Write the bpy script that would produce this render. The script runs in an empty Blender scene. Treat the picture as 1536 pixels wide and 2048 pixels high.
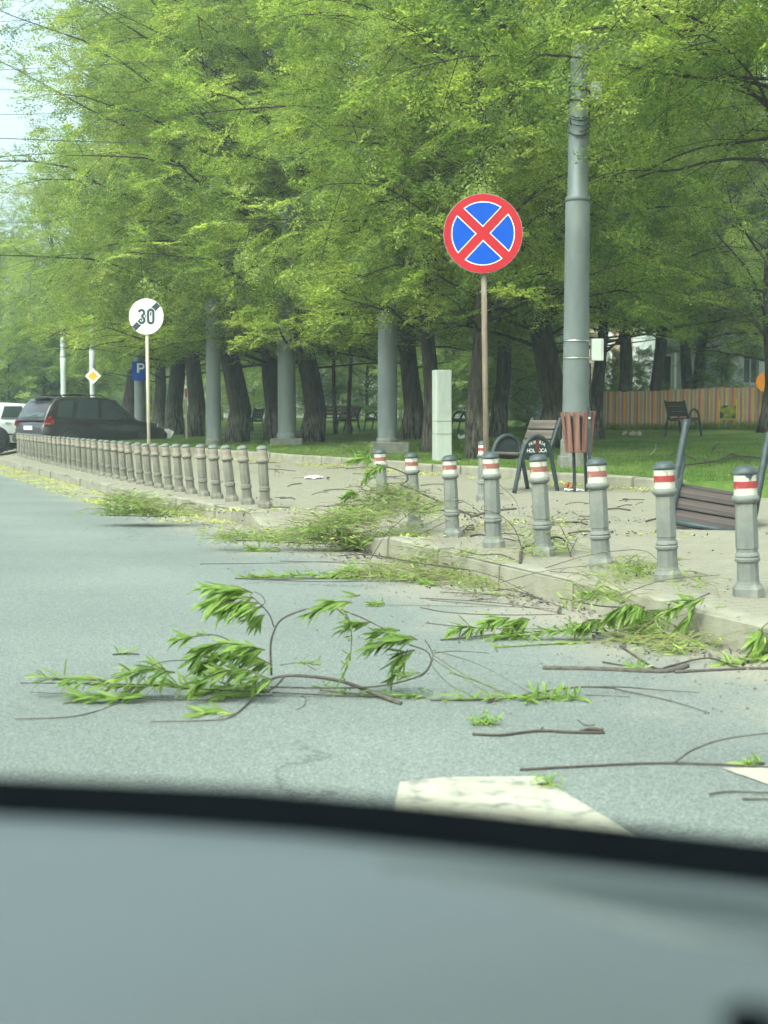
import bpy, math, random
import numpy as np
from mathutils import Vector, Matrix, Quaternion, noise as mnoise

R = math.radians
SC = bpy.context.scene
COL = SC.collection

# ------------------------------------------------------------------ camera
CAM_H = 1.12
FPX, CX, CY, HOR = 2730.0, 768.0, 1024.0, 830.0
PITCH = math.atan((CY - HOR) / FPX)
cd = bpy.data.cameras.new('camera')
cam = bpy.data.objects.new('camera', cd)
COL.objects.link(cam)
cam.location = (0, 0, CAM_H)
cam.rotation_euler = (math.pi / 2 - PITCH, 0, 0)
cd.sensor_fit = 'VERTICAL'
cd.sensor_height = 36.0
cd.lens = FPX / 2048.0 * 36.0
cd.clip_start = 0.05
cd.clip_end = 1500
cd.dof.use_dof = True
cd.dof.focus_distance = 13.0
cd.dof.aperture_fstop = 5.0
SC.camera = cam

# ------------------------------------------------------------------ sky, sun, exposure
SUN_EL, SUN_AZ = R(54), R(-146)          # azimuth measured from +Y towards +X
w = bpy.data.worlds.new('World')
SC.world = w
w.use_nodes = True
nt = w.node_tree
sky = nt.nodes.new('ShaderNodeTexSky')
sky.sky_type = 'NISHITA'
sky.sun_disc = False
sky.sun_elevation = SUN_EL
sky.sun_rotation = SUN_AZ
sky.air_density = 1.0
sky.dust_density = 6.0
sky.ozone_density = 1.0
bg = nt.nodes['Background']
bg.inputs['Strength'].default_value = 0.15
hsv = nt.nodes.new('ShaderNodeHueSaturation')       # thin bright cloud: a paler, brighter sky all round
hsv.inputs['Saturation'].default_value = .48
hsv.inputs['Value'].default_value = 2.7
nt.links.new(sky.outputs[0], hsv.inputs['Color'])
nt.links.new(hsv.outputs[0], bg.inputs['Color'])
sd = bpy.data.lights.new('sun', 'SUN')
sd.energy = 1.5
sd.angle = R(24)
sd.color = (1.0, 0.96, 0.88)
sun = bpy.data.objects.new('sun', sd)
COL.objects.link(sun)
sdir = Vector((math.sin(SUN_AZ) * math.cos(SUN_EL), math.cos(SUN_AZ) * math.cos(SUN_EL), math.sin(SUN_EL)))
sun.rotation_euler = sdir.to_track_quat('Z', 'Y').to_euler()
sun.location = (-10, -10, 30)
vs = SC.view_settings
vs.view_transform = 'Standard'
vs.look = 'None'
vs.gamma = 1.0
vs.use_curve_mapping = False
vs.exposure = 0.14
vs.use_white_balance = True                          # the camera's balance, seen through tinted glass
vs.white_balance_temperature = 6150
vs.white_balance_tint = -12
SC.cycles.use_denoising = True
SC.cycles.max_bounces = 3
SC.cycles.diffuse_bounces = 2
SC.cycles.glossy_bounces = 2
SC.cycles.transmission_bounces = 3
SC.cycles.transparent_max_bounces = 8
SC.cycles.use_adaptive_sampling = True
SC.cycles.adaptive_threshold = .08
SC.cycles.debug_use_spatial_splits = True

# ------------------------------------------------------------------ measuring helpers
_f = Vector((0, math.cos(PITCH), -math.sin(PITCH)))
_u = Vector((0, math.sin(PITCH), math.cos(PITCH)))
CAMV = Vector((0, 0, CAM_H))

def at(px, py, y):
    """point seen at photo pixel px,py that lies y metres in front"""
    d = _f + Vector((1, 0, 0)) * ((px - CX) / FPX) + _u * ((CY - py) / FPX)
    return CAMV + d * (y / d.y)

def gp(px, py, zf):
    """point of the surface zf(x, y) seen at photo pixel px,py"""
    d = _f + Vector((1, 0, 0)) * ((px - CX) / FPX) + _u * ((CY - py) / FPX)
    y = 12.0
    for _ in range(60):
        p = CAMV + d * (y / d.y)
        z = zf(p.x, p.y)
        t = (z - CAM_H) / d.z
        y = 0.6 * y + 0.4 * t * d.y
    p = CAMV + d * (y / d.y)
    return Vector((p.x, p.y, zf(p.x, p.y)))

_DY = [-50, 11, 15.4, 22, 45, 80, 300]
_DV = [0, 0, .08, .20, .38, .6, .6]
def drop(y): return float(np.interp(y, _DY, _DV))
def xs(y): return 1.75 - .385 * (y - 6.23)            # street kerb face
def xl(y): return 3.43 - .506 * (y - 17.6)            # lawn kerb
def sst(a, b, v):
    t = min(1, max(0, (v - a) / (b - a))); return t * t * (3 - 2 * t)
GAP0, GAP1 = 10.95, 14.6                              # driveway gap in the street kerb
def road_z(x, y): return -drop(y)
def gapm(y): return sst(GAP0 - .1, GAP0 + .35, y) * (1 - sst(GAP1 - .5, GAP1, y))
def plaza_z(x, y):
    a = xs(y); b = max(xl(y), a + 1.5)
    t = min(1, max(0, (x - a) / (b - a)))
    z = (.15 - drop(y)) * (1 - t) + .17 * t
    g = gapm(y) * (1 - sst(.0, 1.7, x - a))
    return z * (1 - g) + (road_z(x, y) + .012) * g
def lawn_u(x, y): return .892 * (x - 3.43) + .4515 * (y - 17.6)
def lawn_z(x, y):
    u = lawn_u(x, y)
    z = .285 + .03 * min(20, max(0, u))
    if u > .6:
        z += .05 * (mnoise.noise(Vector((x * .35, y * .35, 0)))) * min(1, (u - .6))
    return z

# ------------------------------------------------------------------ materials
def new_mat(name):
    m = bpy.data.materials.new(name); m.use_nodes = True
    return m, m.node_tree.nodes, m.node_tree.links, m.node_tree.nodes['Principled BSDF']

def mat(name, c1, c2=None, scale=8.0, rough=.7, metal=0.0, bump=0.0, bscale=None, spec=.4, stretch=(1, 1, 1),
        c3=None, c3scale=2.0, c3lo=.55, c3hi=.7, detail=6.0, coat=0.0):
    m, N, L, b = new_mat(name)
    b.inputs['Roughness'].default_value = rough
    b.inputs['Metallic'].default_value = metal
    b.inputs['Specular IOR Level'].default_value = spec
    b.inputs['Coat Weight'].default_value = coat
    tc = N.new('ShaderNodeTexCoord'); mp = N.new('ShaderNodeMapping')
    mp.inputs['Scale'].default_value = stretch
    L.new(tc.outputs['Object'], mp.inputs['Vector'])
    c2 = c2 or tuple(v * .8 for v in c1)
    nz = N.new('ShaderNodeTexNoise'); nz.inputs['Scale'].default_value = scale; nz.inputs['Detail'].default_value = detail
    nz.inputs['Roughness'].default_value = .65
    L.new(mp.outputs[0], nz.inputs['Vector'])
    cr = N.new('ShaderNodeValToRGB')
    cr.color_ramp.elements[0].position = .35; cr.color_ramp.elements[1].position = .65
    cr.color_ramp.elements[0].color = (*c2, 1); cr.color_ramp.elements[1].color = (*c1, 1)
    L.new(nz.outputs['Fac'], cr.inputs[0])
    out = cr.outputs[0]
    if c3:
        n3 = N.new('ShaderNodeTexNoise'); n3.inputs['Scale'].default_value = c3scale; n3.inputs['Detail'].default_value = 5
        L.new(mp.outputs[0], n3.inputs['Vector'])
        mr = N.new('ShaderNodeMapRange'); mr.inputs['From Min'].default_value = c3lo; mr.inputs['From Max'].default_value = c3hi
        L.new(n3.outputs['Fac'], mr.inputs['Value'])
        mx = N.new('ShaderNodeMix'); mx.data_type = 'RGBA'
        L.new(mr.outputs[0], mx.inputs['Factor']); L.new(out, mx.inputs['A']); mx.inputs['B'].default_value = (*c3, 1)
        out = mx.outputs['Result']
    L.new(out, b.inputs['Base Color'])
    if bump:
        nb = N.new('ShaderNodeTexNoise'); nb.inputs['Scale'].default_value = bscale or scale * 3; nb.inputs['Detail'].default_value = 5
        L.new(mp.outputs[0], nb.inputs['Vector'])
        bp = N.new('ShaderNodeBump'); bp.inputs['Strength'].default_value = bump; bp.inputs['Distance'].default_value = .01
        L.new(nb.outputs['Fac'], bp.inputs['Height']); L.new(bp.outputs[0], b.inputs['Normal'])
    return m

def leaf_mat(name, dark, mid, light, trans=.45, rough=.5):
    """leaf colour varies per leaf and per plant"""
    m, N, L, b = new_mat(name)
    g = N.new('ShaderNodeNewGeometry'); oi = N.new('ShaderNodeObjectInfo')
    tc = N.new('ShaderNodeTexCoord'); nz = N.new('ShaderNodeTexNoise'); nz.inputs['Scale'].default_value = .9; nz.inputs['Detail'].default_value = 3
    L.new(tc.outputs['Object'], nz.inputs['Vector'])
    ad = N.new('ShaderNodeMath'); ad.operation = 'MULTIPLY_ADD'; ad.inputs[1].default_value = .55
    L.new(g.outputs['Random Per Island'], ad.inputs[0])
    m2 = N.new('ShaderNodeMath'); m2.operation = 'MULTIPLY_ADD'; m2.inputs[1].default_value = 1.5; m2.inputs[2].default_value = -.52
    L.new(nz.outputs['Fac'], m2.inputs[0]); L.new(m2.outputs[0], ad.inputs[2])
    cr = N.new('ShaderNodeValToRGB'); e = cr.color_ramp.elements
    e[0].position = .1; e[0].color = (*dark, 1); e[1].position = .95; e[1].color = (*light, 1)
    k = e.new(.5); k.color = (*mid, 1)
    L.new(ad.outputs[0], cr.inputs[0])
    hs = N.new('ShaderNodeHueSaturation')
    mv = N.new('ShaderNodeMapRange'); mv.inputs['To Min'].default_value = .82; mv.inputs['To Max'].default_value = 1.15
    L.new(oi.outputs['Random'], mv.inputs['Value']); L.new(mv.outputs[0], hs.inputs['Value']); L.new(cr.outputs[0], hs.inputs['Color'])
    L.new(hs.outputs[0], b.inputs['Base Color'])
    b.inputs['Roughness'].default_value = rough
    b.inputs['Specular IOR Level'].default_value = .35
    tr = N.new('ShaderNodeBsdfTranslucent')
    hb = N.new('ShaderNodeHueSaturation'); hb.inputs['Value'].default_value = 1.35; hb.inputs['Saturation'].default_value = 1.1
    L.new(hs.outputs[0], hb.inputs['Color']); L.new(hb.outputs[0], tr.inputs['Color'])
    mx = N.new('ShaderNodeMixShader'); mx.inputs[0].default_value = trans
    L.new(b.outputs[0], mx.inputs[1]); L.new(tr.outputs[0], mx.inputs[2])
    L.new(mx.outputs[0], N['Material Output'].inputs['Surface'])
    return m

M = {}
def road_material():
    m, N, L, b = new_mat('asphalt')
    tc = N.new('ShaderNodeTexCoord')
    # distance from the kerb: dust and sand gather there
    dp = N.new('ShaderNodeVectorMath'); dp.operation = 'DOT_PRODUCT'
    nrm = Vector((1, .385, 0)).normalized()
    dp.inputs[1].default_value = nrm
    L.new(tc.outputs['Object'], dp.inputs[0])
    off = nrm.dot(Vector((xs(10), 10, 0)))
    sb = N.new('ShaderNodeMath'); sb.operation = 'SUBTRACT'; sb.inputs[0].default_value = off
    L.new(dp.outputs['Value'], sb.inputs[1])
    wn = N.new('ShaderNodeTexNoise'); wn.inputs['Scale'].default_value = 1.1; wn.inputs['Detail'].default_value = 6; wn.inputs['Roughness'].default_value = .7
    L.new(tc.outputs['Object'], wn.inputs['Vector'])
    wa = N.new('ShaderNodeMath'); wa.operation = 'MULTIPLY_ADD'; wa.inputs[1].default_value = -2.6
    L.new(wn.outputs['Fac'], wa.inputs[0])
    ad = N.new('ShaderNodeMath'); ad.operation = 'ADD'; ad.inputs[1].default_value = 1.3
    L.new(sb.outputs[0], ad.inputs[0]); L.new(ad.outputs[0], wa.inputs[2])
    mr = N.new('ShaderNodeMapRange'); mr.interpolation_type = 'SMOOTHSTEP'
    mr.inputs['From Min'].default_value = .0; mr.inputs['From Max'].default_value = 1.15
    mr.inputs['To Min'].default_value = .95; mr.inputs['To Max'].default_value = 0
    L.new(wa.outputs[0], mr.inputs['Value'])
    # aggregate
    vo = N.new('ShaderNodeTexVoronoi'); vo.inputs['Scale'].default_value = 150
    L.new(tc.outputs['Object'], vo.inputs['Vector'])
    bw = N.new('ShaderNodeRGBToBW'); L.new(vo.outputs['Color'], bw.inputs[0])
    cr = N.new('ShaderNodeValToRGB'); e = cr.color_ramp.elements
    e[0].position = .12; e[0].color = (.098, .110, .100, 1); e[1].position = .9; e[1].color = (.226, .243, .222, 1)
    k = e.new(.5); k.color = (.151, .166, .152, 1)
    L.new(bw.outputs[0], cr.inputs[0])
    lo = N.new('ShaderNodeTexNoise'); lo.inputs['Scale'].default_value = .42; lo.inputs['Detail'].default_value = 5
    L.new(tc.outputs['Object'], lo.inputs['Vector'])
    lr = N.new('ShaderNodeMapRange'); lr.inputs['From Min'].default_value = .3; lr.inputs['From Max'].default_value = .7
    lr.inputs['To Min'].default_value = .84; lr.inputs['To Max'].default_value = 1.12
    L.new(lo.outputs['Fac'], lr.inputs['Value'])
    ml = N.new('ShaderNodeMix'); ml.data_type = 'RGBA'; ml.blend_type = 'MULTIPLY'; ml.inputs['Factor'].default_value = 1
    L.new(cr.outputs[0], ml.inputs['A']); L.new(lr.outputs[0], ml.inputs['B'])
    ck = N.new('ShaderNodeTexVoronoi'); ck.feature = 'DISTANCE_TO_EDGE'; ck.inputs['Scale'].default_value = .45
    wv_ = N.new('ShaderNodeVectorMath'); wv_.operation = 'MULTIPLY_ADD'; wv_.inputs[1].default_value = (.8, .8, .8)
    L.new(wn.outputs['Color'], wv_.inputs[0]); L.new(tc.outputs['Object'], wv_.inputs[2]); L.new(wv_.outputs[0], ck.inputs['Vector'])
    cm_ = N.new('ShaderNodeMapRange'); cm_.inputs['From Min'].default_value = .002; cm_.inputs['From Max'].default_value = .009; cm_.inputs['To Min'].default_value = .62
    L.new(ck.outputs['Distance'], cm_.inputs['Value'])
    cn = N.new('ShaderNodeMapRange'); cn.inputs['From Min'].default_value = .48; cn.inputs['From Max'].default_value = .56; L.new(lo.outputs['Fac'], cn.inputs['Value'])
    cx_ = N.new('ShaderNodeMix'); cx_.inputs['A'].default_value = 1.0; L.new(cn.outputs[0], cx_.inputs['Factor']); L.new(cm_.outputs[0], cx_.inputs['B'])
    sw = N.new('ShaderNodeMath'); sw.operation = 'SINE'; sm_ = N.new('ShaderNodeMath'); sm_.operation = 'MULTIPLY'; sm_.inputs[1].default_value = 3.6; L.new(sb.outputs[0], sm_.inputs[0]); L.new(sm_.outputs[0], sw.inputs[0])
    s2 = N.new('ShaderNodeMath'); s2.operation = 'MULTIPLY_ADD'; s2.inputs[1].default_value = .035; s2.inputs[2].default_value = .985; L.new(sw.outputs[0], s2.inputs[0])
    s3 = N.new('ShaderNodeMath'); s3.operation = 'MULTIPLY'; L.new(s2.outputs[0], s3.inputs[0]); L.new(cx_.outputs['Result'], s3.inputs[1])
    m5 = N.new('ShaderNodeMix'); m5.data_type = 'RGBA'; m5.blend_type = 'MULTIPLY'; m5.inputs['Factor'].default_value = 1
    L.new(ml.outputs['Result'], m5.inputs['A']); L.new(s3.outputs[0], m5.inputs['B'])
    sn = N.new('ShaderNodeTexNoise'); sn.inputs['Scale'].default_value = 60; sn.inputs['Detail'].default_value = 5
    L.new(tc.outputs['Object'], sn.inputs['Vector'])
    sc = N.new('ShaderNodeValToRGB'); sc.color_ramp.elements[0].color = (.17, .15, .115, 1); sc.color_ramp.elements[1].color = (.33, .30, .235, 1)
    sc.color_ramp.elements[0].position = .3; sc.color_ramp.elements[1].position = .7
    L.new(sn.outputs['Fac'], sc.inputs[0])
    mx = N.new('ShaderNodeMix'); mx.data_type = 'RGBA'
    L.new(mr.outputs[0], mx.inputs['Factor']); L.new(m5.outputs['Result'], mx.inputs['A']); L.new(sc.outputs[0], mx.inputs['B'])
    L.new(mx.outputs['Result'], b.inputs['Base Color'])
    b.inputs['Roughness'].default_value = .8
    bp = N.new('ShaderNodeBump'); bp.inputs['Strength'].default_value = .35; bp.inputs['Distance'].default_value = .004
    L.new(vo.outputs['Distance'], bp.inputs['Height']); L.new(bp.outputs[0], b.inputs['Normal'])
    return m

def plaza_material():
    m, N, L, b = new_mat('plaza_concrete')
    tc = N.new('ShaderNodeTexCoord'); mp = N.new('ShaderNodeMapping')
    mp.inputs['Rotation'].default_value = (0, 0, R(-21))
    L.new(tc.outputs['Object'], mp.inputs['Vector'])
    br = N.new('ShaderNodeTexBrick'); br.inputs['Scale'].default_value = 1.0
    br.inputs['Brick Width'].default_value = .2; br.inputs['Row Height'].default_value = .1
    br.inputs['Mortar Size'].default_value = .006; br.inputs['Mortar Smooth'].default_value = .4; br.offset = .5
    br.inputs['Color1'].default_value = (.262, .242, .182, 1); br.inputs['Color2'].default_value = (.225, .208, .158, 1); br.inputs['Mortar'].default_value = (.135, .12, .09, 1)
    L.new(mp.outputs[0], br.inputs['Vector'])
    n1 = N.new('ShaderNodeTexNoise'); n1.inputs['Scale'].default_value = 1.3; n1.inputs['Detail'].default_value = 8; n1.inputs['Roughness'].default_value = .72
    L.new(tc.outputs['Object'], n1.inputs['Vector'])
    c1 = N.new('ShaderNodeMapRange'); c1.inputs['From Min'].default_value = .34; c1.inputs['From Max'].default_value = .66; c1.inputs['To Max'].default_value = .7
    L.new(n1.outputs['Fac'], c1.inputs['Value'])
    mx = N.new('ShaderNodeMix'); mx.data_type = 'RGBA'; L.new(c1.outputs[0], mx.inputs['Factor'])
    L.new(br.outputs['Color'], mx.inputs['A']); mx.inputs['B'].default_value = (.20, .178, .128, 1)
    n2 = N.new('ShaderNodeTexNoise'); n2.inputs['Scale'].default_value = 45; n2.inputs['Detail'].default_value = 6; n2.inputs['Roughness'].default_value = .8
    L.new(tc.outputs['Object'], n2.inputs['Vector'])
    c2 = N.new('ShaderNodeMapRange'); c2.inputs['From Min'].default_value = .3; c2.inputs['From Max'].default_value = .7; c2.inputs['To Min'].default_value = .72; c2.inputs['To Max'].default_value = 1.22
    L.new(n2.outputs['Fac'], c2.inputs['Value'])
    ml = N.new('ShaderNodeMix'); ml.data_type = 'RGBA'; ml.blend_type = 'MULTIPLY'; ml.inputs['Factor'].default_value = 1
    L.new(mx.outputs['Result'], ml.inputs['A']); L.new(c2.outputs[0], ml.inputs['B'])
    L.new(ml.outputs['Result'], b.inputs['Base Color']); b.inputs['Roughness'].default_value = .9
    bp = N.new('ShaderNodeBump'); bp.inputs['Strength'].default_value = .4; bp.inputs['Distance'].default_value = .008
    L.new(n2.outputs['Fac'], bp.inputs['Height']); L.new(bp.outputs[0], b.inputs['Normal'])
    return m

def bark_material():
    m, N, L, b = new_mat('bark')
    tc = N.new('ShaderNodeTexCoord'); mp = N.new('ShaderNodeMapping'); mp.inputs['Scale'].default_value = (1, 1, .16)
    L.new(tc.outputs['Object'], mp.inputs['Vector'])
    nz = N.new('ShaderNodeTexNoise'); nz.inputs['Scale'].default_value = 15; nz.inputs['Detail'].default_value = 7; nz.inputs['Roughness'].default_value = .7
    L.new(mp.outputs[0], nz.inputs['Vector'])
    cr = N.new('ShaderNodeValToRGB'); e = cr.color_ramp.elements
    e[0].position = .36; e[0].color = (.018, .016, .013, 1); e[1].position = .68; e[1].color = (.088, .077, .060, 1)
    L.new(nz.outputs['Fac'], cr.inputs[0])
    # worn limewash left on the lowest metre
    sx = N.new('ShaderNodeSeparateXYZ'); L.new(tc.outputs['Object'], sx.inputs[0])
    n2 = N.new('ShaderNodeTexNoise'); n2.inputs['Scale'].default_value = 3.5; n2.inputs['Detail'].default_value = 7
    L.new(tc.outputs['Object'], n2.inputs['Vector'])
    zz = N.new('ShaderNodeMath'); zz.operation = 'MULTIPLY_ADD'; zz.inputs[1].default_value = .9; L.new(n2.outputs['Fac'], zz.inputs[0]); L.new(sx.outputs['Z'], zz.inputs[2])
    mr = N.new('ShaderNodeMapRange'); mr.inputs['From Min'].default_value = 1.65; mr.inputs['From Max'].default_value = 1.05; mr.inputs['To Max'].default_value = .55
    L.new(zz.outputs[0], mr.inputs['Value'])
    fx = N.new('ShaderNodeMath'); fx.operation = 'MULTIPLY'; L.new(mr.outputs[0], fx.inputs[0])
    c2 = N.new('ShaderNodeMapRange'); c2.inputs['From Min'].default_value = .42; c2.inputs['From Max'].default_value = .6; L.new(nz.outputs['Fac'], c2.inputs['Value'])
    L.new(c2.outputs[0], fx.inputs[1])
    mx = N.new('ShaderNodeMix'); mx.data_type = 'RGBA'; L.new(fx.outputs[0], mx.inputs['Factor']); L.new(cr.outputs[0], mx.inputs['A']); mx.inputs['B'].default_value = (.30, .265, .215, 1)
    L.new(mx.outputs['Result'], b.inputs['Base Color']); b.inputs['Roughness'].default_value = .95; b.inputs['Specular IOR Level'].default_value = .1
    bp = N.new('ShaderNodeBump'); bp.inputs['Strength'].default_value = 1; bp.inputs['Distance'].default_value = .04
    L.new(nz.outputs['Fac'], bp.inputs['Height']); L.new(bp.outputs[0], b.inputs['Normal'])
    return m

def glass_material():
    m, N, L, b = new_mat('window_glass')
    b.inputs['Base Color'].default_value = (.05, .065, .065, 1); b.inputs['Roughness'].default_value = .06
    b.inputs['Specular IOR Level'].default_value = .8
    return m

M['road'] = road_material()
M['plaza'] = plaza_material()
M['bark'] = bark_material()
M['glass'] = glass_material()
M['kerb'] = mat('kerb_concrete', (.285, .268, .205), (.215, .20, .152), 5, .9, bump=.5, bscale=60, c3=(.17, .152, .115), c3scale=2.6, c3lo=.48, c3hi=.72)
M['lawn'] = mat('lawn_soil_grass', (.105, .155, .032), (.06, .095, .02), 3.5, .95, bump=.8, bscale=30, c3=(.17, .205, .055), c3scale=.35, c3lo=.5, c3hi=.66, spec=.1)
M['paint'] = mat('road_paint', (.40, .38, .30), (.33, .31, .245), 5, .85, c3=(.19, .19, .165), c3scale=16, c3lo=.5, c3hi=.70)
M['leaf'] = leaf_mat('elm_leaf', (.082, .135, .034), (.21, .28, .058), (.47, .50, .115), trans=.55)
M['leaf_far'] = leaf_mat('far_leaf', (.09, .15, .035), (.20, .28, .06), (.36, .42, .10))
M['leaf_sparse'] = leaf_mat('russet_leaf', (.06, .075, .025), (.12, .15, .04), (.22, .22, .07))
M['willow'] = leaf_mat('willow_leaf', (.085, .155, .03), (.205, .305, .06), (.43, .50, .15), trans=.4, rough=.65)
M['straw'] = mat('straw', (.27, .27, .115), (.14, .14, .055), 6, .85)
M['catkin'] = leaf_mat('catkin', (.26, .27, .05), (.44, .46, .10), (.58, .58, .18), trans=.2, rough=.8)
M['grass'] = leaf_mat('grass_blade', (.065, .12, .022), (.13, .20, .035), (.24, .29, .075), trans=.3)
M['twig'] = mat('twig_bark', (.085, .07, .052), (.045, .036, .028), 40, .85)
M['twig_green'] = mat('green_twig', (.15, .15, .06), (.08, .08, .035), 30, .7)
M['stick'] = mat('stick_bark', (.13, .115, .095), (.06, .05, .042), 50, .9, bump=.6)
M['bollard'] = mat('bollard_grey', (.18, .188, .168), (.138, .143, .128), 9, .75, bump=.25, bscale=60, c3=(.27, .25, .205), c3scale=5, c3lo=.52, c3hi=.75)
M['bollard_cap'] = mat('bollard_cap', (.055, .072, .076), (.04, .05, .053), 12, .5, c3=(.16, .16, .14), c3scale=9, c3lo=.56, c3hi=.75)
M['band_white'] = mat('band_white', (.52, .50, .41), (.40, .375, .30), 9, .6, c3=(.20, .165, .125), c3scale=20, c3lo=.57, c3hi=.70)
M['band_red'] = mat('band_red', (.30, .034, .038), (.24, .038, .04), 10, .6, c3=(.40, .20, .17), c3scale=14, c3lo=.55, c3hi=.75)
M['band_red_faded'] = mat('band_red_faded', (.26, .088, .074), (.21, .098, .08), 10, .7, c3=(.40, .30, .24), c3scale=14, c3lo=.5, c3hi=.7)
M['bollard_d'] = mat('bollard_dusty', (.175, .163, .130), (.135, .125, .10), 9, .85, bump=.25, bscale=60, c3=(.235, .215, .17), c3scale=5, c3lo=.5, c3hi=.72)
M['cap_d'] = mat('cap_dusty', (.13, .145, .135), (.09, .10, .095), 12, .7, c3=(.22, .21, .17), c3scale=9, c3lo=.5, c3hi=.7)
M['bandw_d'] = mat('band_white_dusty', (.29, .262, .205), (.22, .20, .155), 9, .8)
M['bandr_d'] = mat('band_red_dusty', (.27, .165, .125), (.22, .15, .12), 9, .8, c3=(.25, .205, .165), c3scale=9, c3lo=.48, c3hi=.62)
M['steel'] = mat('painted_pole', (.178, .195, .190), (.140, .156, .154), 3, .55, stretch=(1, 1, .35), c3=(.28, .295, .28), c3scale=3, c3lo=.58, c3hi=.75, spec=.4)
M['steel_grime'] = mat('grime', (.07, .075, .068), (.11, .115, .105), 8, .9)
M['galv'] = mat('galvanised', (.20, .225, .222), (.15, .17, .17), 4, .5, metal=.3, stretch=(1, 1, .3))
M['concrete'] = mat('concrete', (.23, .225, .19), (.16, .158, .135), 6, .9, bump=.5, bscale=40, c3=(.10, .10, .08), c3scale=5, c3lo=.52, c3hi=.75)
M['pedestal'] = mat('pedestal_white', (.46, .475, .43), (.37, .38, .34), 5, .75, stretch=(1, 1, .25), c3=(.36, .38, .33), c3scale=4, c3lo=.6, c3hi=.75)
M['rust'] = mat('rusty_post', (.20, .155, .11), (.14, .105, .075), 18, .8, stretch=(1, 1, .3), c3=(.26, .24, .19), c3scale=6)
M['rustspot'] = mat('rust_patch', (.13, .05, .03), (.08, .03, .022), 30, .9)
M['cream_post'] = mat('cream_post', (.46, .40, .30), (.38, .32, .23), 8, .7)
M['sign_red'] = mat('sign_red', (.37, .010, .018), (.33, .009, .016), 3, .5, spec=.25)
M['sign_blue'] = mat('sign_blue', (.002, .060, .40), (.002, .054, .36), 3, .5, spec=.25)
M['sign_white'] = mat('sign_white', (.82, .84, .82), (.74, .77, .75), 3, .4)
M['sign_black'] = mat('sign_black', (.022, .035, .035), (.016, .025, .025), 3, .45)
M['sign_yellow'] = mat('sign_yellow', (.85, .45, .015), (.75, .38, .01), 3, .4)
M['sign_back'] = mat('sign_back', (.30, .28, .25), (.22, .2, .18), 6, .5, metal=.4)
M['orange'] = mat('orange_plastic', (.90, .33, .01), (.82, .27, .01), 4, .5)
M['dark_metal'] = mat('dark_metal', (.035, .048, .050), (.022, .03, .032), 12, .5, c3=(.08, .085, .08), c3scale=8, c3lo=.55, c3hi=.75)
M['wood'] = mat('bench_wood', (.098, .076, .062), (.055, .041, .034), 7, .75, stretch=(.25, 6, 6), bump=.4, c3=(.15, .13, .115), c3scale=3, c3lo=.5, c3hi=.75)
M['wood_dark'] = mat('dark_wet_wood', (.060, .048, .043), (.032, .025, .023), 7, .7, stretch=(.25, 6, 6), bump=.4, c3=(.105, .065, .055), c3scale=3, c3lo=.5, c3hi=.75)  # darker tone for the slats of the overturned chair
M['wood_red'] = mat('red_wood', (.19, .082, .058), (.115, .048, .034), 7, .7, stretch=(6, 6, .35), bump=.4, c3=(.22, .14, .11), c3scale=4, c3lo=.5, c3hi=.72)
M['plank_brown'] = mat('plank_brown', (.46, .36, .215), (.36, .28, .165), 6, .85, stretch=(8, 8, .3), bump=.3)
M['plank_mauve'] = mat('plank_mauve', (.44, .22, .30), (.35, .17, .24), 6, .85, stretch=(8, 8, .3), bump=.3)
M['plank_tan'] = mat('plank_tan', (.60, .49, .33), (.50, .40, .26), 6, .85, stretch=(8, 8, .3), bump=.3)
M['batten_orange'] = mat('batten_orange', (.85, .40, .03), (.72, .32, .03), 6, .8)
M['batten_yellow'] = mat('batten_yellow', (.78, .60, .05), (.62, .48, .05), 6, .8)
M['mural'] = mat('flower_mural', (.50, .42, .02), (.03, .13, .06), 6.5, .8, c3=(.02, .08, .09), c3scale=3.5, c3lo=.52, c3hi=.56)
M['wall_white'] = mat('render_white', (.82, .84, .82), (.74, .76, .74), 2, .9)
M['wall_grey'] = mat('render_grey', (.48, .50, .49), (.40, .42, .41), 2, .9)
M['wall_peach'] = mat('render_peach', (.62, .48, .36), (.55, .42, .31), 2, .9)
M['door_dark'] = mat('door_dark', (.07, .065, .065), (.05, .045, .045), 4, .6)
M['roof'] = mat('roof_sheet', (.24, .13, .10), (.18, .09, .07), 4, .7)
M['suv'] = mat('suv_paint', (.026, .021, .025), (.020, .016, .019), 2, .32, spec=.5, coat=.5, c3=(.05, .045, .045), c3scale=2.2, c3lo=.5, c3hi=.85)
M['car_white'] = mat('white_paint', (.70, .72, .72), (.64, .66, .66), 2, .3, coat=.5)
M['trim'] = mat('black_trim', (.028, .03, .032), (.02, .022, .023), 6, .6)
M['rubber'] = mat('rubber', (.022, .022, .022), (.03, .03, .03), 10, .85)
M['rim'] = mat('alloy', (.11, .11, .115), (.08, .08, .08), 6, .4, metal=.6)
M['chrome'] = mat('chrome_strip', (.55, .56, .56), (.5, .5, .5), 6, .2, metal=.9)
M['lamp_red'] = mat('tail_lamp', (.28, .012, .015), (.22, .01, .012), 6, .2, coat=.6)
M['lamp_clear'] = mat('head_lamp', (.30, .30, .28), (.24, .24, .22), 6, .15, coat=.6)
M['plate'] = mat('plate_white', (.70, .72, .70), (.6, .62, .6), 20, .5)
M['box_white'] = mat('box_cream', (.66, .68, .60), (.58, .6, .53), 4, .5)
M['paper'] = mat('paper', (.78, .78, .74), (.66, .66, .62), 12, .8)
M['wrapper'] = mat('wrapper_orange', (.55, .25, .08), (.35, .14, .06), 14, .7)
M['wire'] = mat('wire', (.06, .075, .08), (.05, .06, .065), 6, .6)
M['dash'] = mat('dash_plastic', (.080, .093, .098), (.075, .087, .092), 3, .42, spec=.5)
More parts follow.
